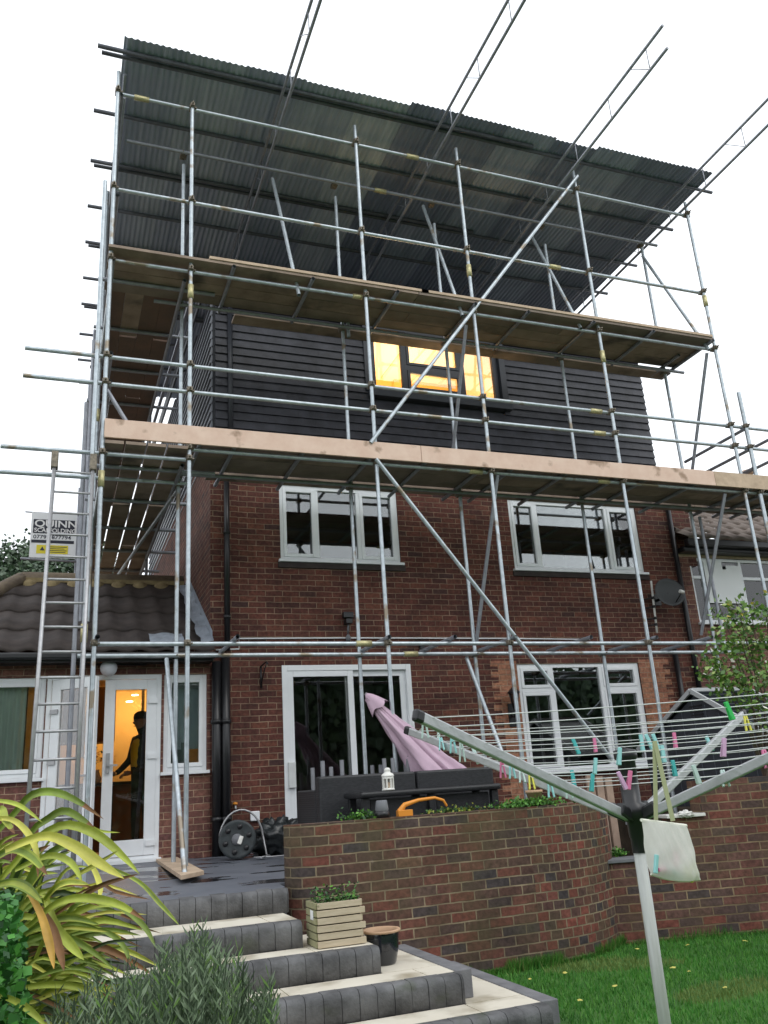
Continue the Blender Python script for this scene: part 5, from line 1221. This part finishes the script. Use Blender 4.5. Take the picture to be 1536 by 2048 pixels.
# ------------------------------------------------------------------ foreground planting
bed = blob((-.9, 2.2, -1.5), (1.45, 1.1, .65), 2.2, 40, 20, .12); tag(bed.build('planting_bed', M['earth']), kind='structure')
def strap(b, pts, wpx, mi, me_, dep=0, cur=0, nseg=14):
    # pts: world points; width in metres; centre material mi, edge material me_
    P_ = []; n = len(pts)
    for k in range(nseg+1):     # Catmull-Rom
        t_ = k/nseg*(n-1); i = min(int(t_), n-2); f = t_-i
        p0, p1, p2, p3 = pts[max(i-1, 0)], pts[i], pts[i+1], pts[min(i+2, n-1)]
        P_.append(.5*((2*p1)+(p2-p0)*f+(2*p0-5*p1+4*p2-p3)*f*f+(3*p1-p0-3*p2+p3)*f**3))
    vs = []
    for k, p in enumerate(P_):
        d = (P_[min(k+1, nseg)]-P_[max(k-1, 0)]).normalized(); s_ = k/nseg
        sd = d.cross(Vector((.25, -1, .35))).normalized(); sd = (sd+Vector((0, .25, 0))).normalized(); nn_ = sd.cross(d)
        w_ = wpx*(.55+.9*s_-.1*s_*s_)*(1 if s_ < .5 else max(.02, 1-((s_-.5)/.5)**1.9)); 
        for q, h_ in ((-1, .22), (-.55, .08), (0, -.10), (.55, .08), (1, .22)): vs.append(p+sd*w_*q*.5+nn_*w_*h_)
    fs = []; o = []
    for k in range(nseg):
        for c in range(4): fs.append((k*5+c, k*5+c+1, (k+1)*5+c+1, (k+1)*5+c)); o.append(me_ if c in (0, 3) else mi)
    st_ = len(b.f); b.smooth = True; b.add(vs, fs)
    tip = rnd.random() < .35; me2 = mi if rnd.random() < .55 else me_
    for i, m_ in enumerate(o): b.mi[st_+i] = 4 if (tip and i//4 >= nseg-2) else (me2 if i % 4 in (0, 3) else mi)
PM = [mat('strap_green', (.20, .28, .045), .55, noise=.4, nscale=14), mat('strap_yellow', (.60, .58, .11), .55, noise=.25, nscale=14), mat('strap_lime', (.36, .42, .06), .55, noise=.35, nscale=14), mat('strap_dark', (.045, .075, .02), .5, noise=.3), mat('strap_brown', (.22, .11, .045), .7, noise=.4, nscale=12), mat('strap_orange', (.60, .36, .07), .6, noise=.3, nscale=10)]
t = thing('phormium', (-.55, 2.4, -1.2), 'tall strap leaved plant with yellow green arching leaves at the left edge', 'plant')
b = MB()
def LPX(pts, dep, w_, mi, me_):
    W = [wy(x, y, dep+.10*(k/(len(pts)-1))*(-1)) for k, (x, y) in enumerate(pts)]; strap(b, W, w_/1702*dep*.70*rnd.uniform(.8, 1.1), mi, me_)
rnd = random.Random(12)
for k in range(300):     # inner fan of darker leaves
    bx_ = rnd.uniform(-110, 60); by_ = rnd.uniform(1900, 2060); an = rnd.gauss(R(52), R(34)); L_ = rnd.uniform(150, 330)
    dx, dy = math.cos(an), -math.sin(an); dr = rnd.uniform(.15, .75)*L_
    pts = [(bx_, by_), (bx_+dx*L_*.4, by_+dy*L_*.4), (bx_+dx*L_*.75+dr*.10, by_+dy*L_*.75+dr*.08), (bx_+dx*L_*1.0+dr*.35, by_+dy*L_*.95+dr*.45)]
    if pts[-1][0] > 330 or min(p_[1] for p_ in pts) < 1650: continue
    c = rnd.choice([(0, 0), (3, 3), (0, 3), (2, 2), (0, 2), (3, 0), (2, 1), (4, 3), (2, 2), (1, 1), (0, 0)]); LPX(pts, rnd.uniform(2.4, 2.95), rnd.uniform(7, 17), *c)
for pts, dep, w_, mi, me_ in [
    ([(-40, 1700), (25, 1630), (60, 1592), (102, 1584), (150, 1600), (207, 1638)], 2.35, 19, 0, 0),
    ([(-30, 1640), (18, 1638), (50, 1660), (72, 1700), (76, 1756)], 2.2, 19, 1, 1),
    ([(-40, 1600), (0, 1602), (40, 1612), (85, 1645)], 2.3, 14, 2, 1), ([(-40, 1650), (0, 1618), (10, 1640), (30, 1668)], 2.25, 18, 2, 2),
    ([(20, 1760), (60, 1668), (92, 1640), (128, 1622), (165, 1640), (192, 1660)], 2.35, 18, 0, 1),
    ([(0, 1760), (70, 1680), (130, 1650), (190, 1668), (240, 1708), (279, 1748)], 2.3, 23, 2, 1),
    ([(10, 1700), (88, 1672), (150, 1694), (200, 1728), (248, 1757)], 2.1, 27, 1, 1),
    ([(60, 1740), (120, 1655), (165, 1648), (200, 1662), (240, 1665)], 2.4, 10, 2, 2),
    ([(-30, 1780), (18, 1766), (52, 1776), (85, 1806)], 2.15, 24, 2, 0), ([(55, 1780), (82, 1830), (98, 1885), (108, 1938)], 2.1, 20, 5, 1), ([(80, 1815), (105, 1855), (118, 1900), (128, 1942)], 2.12, 22, 4, 5),
    ([(84, 1806), (110, 1775), (140, 1764), (178, 1769)], 2.15, 17, 2, 1), ([(90, 1790), (110, 1850), (140, 1890), (168, 1920)], 2.15, 24, 2, 0),
    ([(60, 1850), (110, 1808), (165, 1796), (235, 1808), (292, 1842)], 2.1, 25, 2, 1), ([(150, 1800), (230, 1810), (285, 1850), (312, 1896)], 2.14, 17, 0, 2),
    ([(180, 1720), (272, 1760), (320, 1808), (358, 1850)], 2.35, 11, 0, 2), ([(110, 1775), (150, 1752), (190, 1730), (238, 1700)], 2.25, 12, 1, 2),
    ([(110, 1830), (160, 1795), (210, 1768), (277, 1748)], 2.2, 13, 4, 4), ([(80, 1870), (130, 1856), (172, 1858), (215, 1864)], 2.2, 11, 1, 2),
    ([(120, 1925), (170, 1905), (220, 1884), (282, 1881)], 2.2, 8, 3, 2), ([(150, 1790), (200, 1770), (235, 1785), (300, 1799)], 2.3, 10, 4, 1),
    ([(10, 1860), (40, 1800), (70, 1740), (110, 1700), (150, 1690)], 2.3, 22, 0, 0), ([(-20, 1850), (20, 1780), (50, 1720), (100, 1690)], 2.35, 22, 3, 0),
    ([(20, 1890), (80, 1850), (140, 1835), (200, 1850)], 2.2, 18, 0, 2), ([(0, 1920), (60, 1880), (120, 1870), (180, 1900), (230, 1940)], 2.2, 18, 0, 0), ([(-20, 1985), (25, 2000), (60, 2022), (95, 2055)], 1.9, 15, 2, 1), ([(140, 1870), (200, 1860), (245, 1890), (262, 1935)], 2.25, 13, 0, 3),
    ([(30, 1740), (95, 1712), (140, 1725), (165, 1765)], 2.2, 20, 2, 0), ([(-30, 1730), (20, 1700), (60, 1712), (95, 1750)], 2.15, 22, 0, 2), ([(150, 1700), (185, 1735), (200, 1775), (196, 1800)], 2.3, 14, 1, 2)]:
    LPX(pts, dep, w_, mi, me_)
b.build('foliage', PM, t); fix(t)

# lavender: upright grey green stems
t = thing('lavender_bush', (.35, 1.9, -1.2), 'grey green lavender bush in front of the steps', 'bush')
LV = [mat('lavender_leaf', (.15, .21, .12), .7, noise=.3), mat('lavender_leaf_pale', (.26, .33, .22), .7, noise=.2), mat('lavender_leaf_dark', (.065, .10, .055), .75, noise=.3), mat('lavender_fresh', (.16, .28, .07), .7, noise=.2)]
b = MB(); rnd = random.Random(8)
prof = [(90, 2010), (150, 1985), (210, 1960), (280, 1945), (340, 1900), (385, 1868), (420, 1885), (470, 1915), (505, 1935), (540, 1975), (575, 2030)]
def topy(x):
    for (a, c), (d, e) in zip(prof[:-1], prof[1:]):
        if a <= x <= d: return c+(e-c)*(x-a)/(d-a)
    return 2060
for k in range(430):
    px = rnd.gauss(350, 125) if rnd.random() < .6 else rnd.uniform(92, 573)
    if not 92 < px < 573: continue
    tp = topy(px)+abs(rnd.gauss(0, 75))+rnd.uniform(-34, 26)+10*math.sin(px*.09); dep = rnd.uniform(1.75, 2.25)
    top = wy(px, tp, dep); ln = rnd.uniform(.16, .30); lean = Vector(((px-350)/350*.10+rnd.gauss(0, .04), rnd.gauss(0, .04), 0)); base = top-Vector((0, 0, ln))-lean*ln*3
    stems = [base, (base+top)/2+Vector((rnd.gauss(0, .006), 0, 0)), top]
    b.cur = 2; b.tube(stems, .0013, 3, cap=False); c0 = rnd.choice([0, 0, 1, 1, 2, 3])
    for q in range(20):
        f = .2+.83*q/20; p = base+(top-base)*min(f, 1.0); l_ = rnd.uniform(.022, .046)*(1.1-.35*f); a = q*2.4+rnd.uniform(-.3, .3)
        d = Vector((math.cos(a)*.55, math.sin(a)*.55, rnd.uniform(.6, 1.1))).normalized(); u = d.cross(Vector((math.sin(a), -math.cos(a), .2))).normalized()*.0021
        b.cur = c0 if rnd.random() < .75 else rnd.choice([0, 1, 2]); b.smooth = False
        b.add([p-u*.4, p+d*l_*.5-u, p+d*l_, p+d*l_*.5+u], [(0, 1, 2, 3)])
b.build('foliage', LV, t); fix(t)

t = thing('leafy_shrub', (-.6, 1.9, -1.2), 'bushy bright green shrub in the lower left corner', 'shrub')
b = MB(); rnd = random.Random(5)
for k in range(4200):
    px = rnd.uniform(-160, 95)-abs(rnd.gauss(0, 20)); py = rnd.uniform(1785, 2120); dep = rnd.uniform(1.75, 2.3)
    if px > 40 and py < 1830: continue
    if px > 30+ (py-1785)*.12: continue
    p = wy(px, py, dep); d = Vector((rnd.uniform(-1, 1), rnd.uniform(-1, .3), rnd.uniform(-.6, .8))).normalized(); u = d.cross(Vector((rnd.uniform(-1, 1), rnd.uniform(-1, 1), rnd.uniform(-1, 1)))).normalized(); l_ = rnd.uniform(.012, .026)
    b.cur = rnd.choice([0, 0, 1, 1, 2]); b.add([p, p+d*l_*.5+u*l_*.4, p+d*l_, p+d*l_*.5-u*l_*.4], [(0, 1, 2, 3)])
b.build('foliage', [mat('shrub_leaf', (.07, .26, .035), .55, noise=.2), mat('shrub_leaf_mid', (.04, .17, .03), .55), mat('shrub_leaf_dark', (.02, .08, .02), .6)], t); fix(t)

# ------------------------------------------------------------------ trees
def tree(name, base, h, rad, n, lsz, cols, label, seed, cz=.6, group=None, clumps=26, lean=(0, 0)):
    r_ = random.Random(seed); t = thing(name, base, label, 'tree', group); base = Vector(base)
    tk = MB(); top = base+Vector((lean[0], lean[1], h*.8)); tk.tube([base, base+(top-base)*.4+Vector((r_.gauss(0, .02)*h, 0, 0)), top], [h*.028, h*.018, h*.004], 8)
    cl = []
    for k in range(clumps):
        d = Vector((r_.gauss(0, 1), r_.gauss(0, 1), r_.gauss(0, 1))).normalized()*r_.uniform(.35, 1)**.5
        c = base+Vector((lean[0]*.8, lean[1]*.8, h*cz))+Vector((d.x*rad[0], d.y*rad[1], d.z*rad[2])); cl.append(c)
        s_ = base+(top-base)*r_.uniform(.3, .8); tk.tube([s_, (s_+c)/2+Vector((0, 0, -.03*h)), c], [h*.008, h*.005, h*.002], 5, cap=False)
    tk.build('trunk', M['bark'], t)
    b = MB()
    for k in range(n):
        c = r_.choice(cl); sp = min(rad)*.30; p = c+Vector((r_.gauss(0, sp), r_.gauss(0, sp), r_.gauss(0, sp*.7)))
        d = Vector((r_.uniform(-1, 1), r_.uniform(-1, 1), r_.uniform(-.8, .5))).normalized(); u = d.cross(Vector((r_.uniform(-1, 1), r_.uniform(-1, 1), r_.uniform(-1, 1)))).normalized(); l_ = lsz*r_.uniform(.6, 1.3)
        b.cur = r_.randrange(len(cols)); b.add([p, p+d*l_*.5+u*l_*.35, p+d*l_, p+d*l_*.5-u*l_*.35], [(0, 1, 2, 3)])
    b.build('crown', cols, t); fix(t); return t
TG = [mat('tree_leaf', (.06, .11, .05), .6, noise=.3, nscale=1), mat('tree_leaf_dark', (.03, .06, .03), .6), mat('tree_leaf_grey', (.11, .15, .10), .6)]
tree('garden_tree', (-2.0, 31, ZL), 10.4, (1.5, 1.6, 2.1), 9500, .17, TG, 'sparse pale green tree at the far left edge beyond the tiled roof', 51, .80, 'trees beyond the extension', 18)
tree('garden_tree', (.0, 33, ZL), 11.6, (1.8, 1.5, 2.2), 15000, .17, TG, 'denser green tree behind the scaffold company board', 52, .80, 'trees beyond the extension', 22)
# young tree leaning into the right edge
t = thing('young_tree', wy(1545, 1560, 6.9), 'small tree with green and reddish leaves reaching in at the right edge', 'tree')
tk = MB(); r_ = random.Random(61); root = wy(1530, 1555, 6.95); tips = []
for (px, py) in ((1440, 1215), (1470, 1195), (1500, 1215), (1530, 1200), (1455, 1275), (1500, 1290), (1420, 1300), (1530, 1330), (1480, 1350), (1440, 1340), (1510, 1400), (1560, 1180), (1580, 1260), (1470, 1240), (1590, 1350), (1424, 1330), (1535, 1270)):
    e = wy(px, py, 6.7+r_.uniform(-.35, .35)); m_ = root+(e-root)*.55+Vector((.10, 0, -.03)); tk.tube([root, m_, e], [.016, .009, .003], 6, cap=False); tips.append(e)
tk.build('trunk', M['bark'], t)
b = MB()
cols = [mat('young_leaf', (.14, .26, .04), .5, noise=.2), mat('young_leaf_mid', (.08, .17, .04), .5), mat('young_leaf_pale', (.30, .38, .12), .5), mat('young_leaf_red', (.12, .045, .035), .5), mat('young_leaf_yellow', (.48, .40, .06), .5), mat('blossom', (.75, .74, .66), .6)]
for k in range(1700):
    e = r_.choice(tips); sp = .07; p = e+(root-e)*abs(r_.gauss(0, .14))+Vector((r_.gauss(0, sp), r_.gauss(0, sp), r_.gauss(0, sp*.8)))
    d = Vector((r_.uniform(-1, 1), r_.uniform(-1, 1), r_.uniform(-1, .4))).normalized(); u = d.cross(Vector((r_.uniform(-1, 1), r_.uniform(-1, 1), r_.uniform(-1, 1)))).normalized(); l_ = r_.uniform(.038, .075)
    b.cur = r_.choice([0, 0, 0, 0, 1, 1, 1, 1, 2, 2, 3, 4] if e.z > 1.6 else [0, 0, 0, 1, 1, 2]) if k % 40 else 5; b.add([p, p+d*l_*.5+u*l_*.32, p+d*l_, p+d*l_*.5-u*l_*.32], [(0, 1, 2, 3)])
b.build('crown', cols, t); fix(t)
# what the windows mirror: the row of garden trees behind the photographer
for k, (x, y, h, rx) in enumerate(((-9, -13.5, 6.0, 3), (-2, -14, 6.8, 3.2), (9, -14.5, 6.2, 3.4), (19, -14, 6.9, 3.4), (31, -15, 6.2, 3.6))):
    tree('boundary_tree', (x, y, ZL), h, (rx, 1.6, h*.38), 5200, .42, TG[:2], ['leafy boundary tree at the far left behind the photographer', 'tall boundary tree left of the middle behind the photographer', 'middle boundary tree behind the photographer', 'tallest boundary tree right of the middle behind the photographer', 'boundary tree at the far right behind the photographer'][k], 90+k, .5, 'trees along the end of the garden', 30)

hb_ = MB(); rnd = random.Random(3)
for k in range(24000):
    x = rnd.uniform(-16, 46); z = rnd.uniform(ZL, 4.9+.5*math.sin(x*.7)); y = -12.6+rnd.gauss(0, .35)
    d = Vector((rnd.uniform(-1, 1), rnd.uniform(-.4, .4), rnd.uniform(-1, 1))).normalized(); u = d.cross(Vector((rnd.uniform(-.2, .2), 1, rnd.uniform(-.2, .2)))).normalized(); l_ = rnd.uniform(.25, .5)
    hb_.cur = rnd.randrange(2); hb_.add([(x, y, z), Vector((x, y, z))+d*l_*.5+u*l_*.35, Vector((x, y, z))+d*l_, Vector((x, y, z))+d*l_*.5-u*l_*.35], [(0, 1, 2, 3)])
hb_.box((-16, -13.6, ZL), (46, -12.9, 4.6))
tag(hb_.build('hedge', [TG[1], mat('hedge_leaf', (.035, .07, .025), .7)]), 'long tall dark hedge closing the garden behind the photographer', 'hedge')

# flowers on the kitchen table, a jug and an unseen house added to shade the left side wall
q = wy(192, 1548, 11.7)
t = thing('flower_vase', q, 'vase of orange flowers just inside the open french door', 'vase')
MB().lathe(q+Vector((0, 0, -.12)), [(0, 0), (.05, 0), (.07, .06), (.035, .14), (.04, .17)], 14).build('vase', M['terracotta'], t)
b = MB(); rnd = random.Random(4)
for k in range(120):
    c = q+Vector((rnd.gauss(0, .09), rnd.gauss(0, .07), .12+abs(rnd.gauss(0, .10)))); d = Vector((rnd.uniform(-1, 1), rnd.uniform(-1, 1), rnd.uniform(-.5, 1))).normalized(); u = d.cross(Vector((0, 0, 1))).normalized(); l_ = rnd.uniform(.03, .05)
    b.cur = rnd.choice([0, 0, 1]); b.add([c, c+d*l_*.5+u*l_*.4, c+d*l_, c+d*l_*.5-u*l_*.4], [(0, 1, 2, 3)])
b.build('flowers', [M['orange'], LG[2]], t); fix(t)
t = thing('side_table', (q.x, q.y, -.56), 'small dark table under the orange flowers inside the kitchen', 'table')
MB().box((q.x-.22, q.y-.2, q.z-.15), (q.x+.22, q.y+.2, q.z-.12)).build('tabletop', M['black_plastic'], t)
for a in (-.18, .18):
    for c in (-.16, .16): MB().box((q.x+a-.02, q.y+c-.02, -.56), (q.x+a+.02, q.y+c+.02, q.z-.151)).build('leg', M['black_plastic'], t)
fix(t)
ln = empty('neighbour_house', (-11, 12, ZL), 'unseen brick house added on the far left to block side light', 'house')
wall_holes(-18, -7.5, ZL, 5.0, 9.5, [(-16, -14, 1.8, 3.0), (-12, -10, 1.8, 3.0), (-16, -13.8, -.9, 1.0), (-11.5, -9.5, -.5, .9)]).build('wall', M['neighbour_brick'], ln)
b = MB(); b.add([(-7.5, 9.5, ZL), (-7.5, 18, ZL), (-7.5, 18, 5), (-7.5, 13.75, 7.8), (-7.5, 9.5, 5)], [(0, 1, 2, 3, 4)], [[(9.5, ZL), (18, ZL), (18, 5), (13.75, 7.8), (9.5, 5)]]); b.build('wall', M['neighbour_brick'], ln)
b = MB(); b.add([(-18.3, 9.1, 4.8), (-7.2, 9.1, 4.8), (-7.2, 13.75, 7.95), (-18.3, 13.75, 7.95), (-7.2, 18.4, 4.8), (-18.3, 18.4, 4.8)], [(0, 1, 2, 3), (3, 2, 4, 5)]); b.build('roof', M['brown_tile'], ln, solid=.08)
for h in ((-16, -14, 1.8, 3.0), (-12, -10, 1.8, 3.0), (-16, -13.8, -.9, 1.0), (-11.5, -9.5, -.5, .9)): window(ln, h, 9.5, [(h[0]+h[1])/2], M['upvc'], .06)
b = MB(); b.box((-17.8, 9.9, ZL), (-7.7, 17.8, 4.8)); b.build('inner_wall', M['dark_room'], ln); fix(ln)
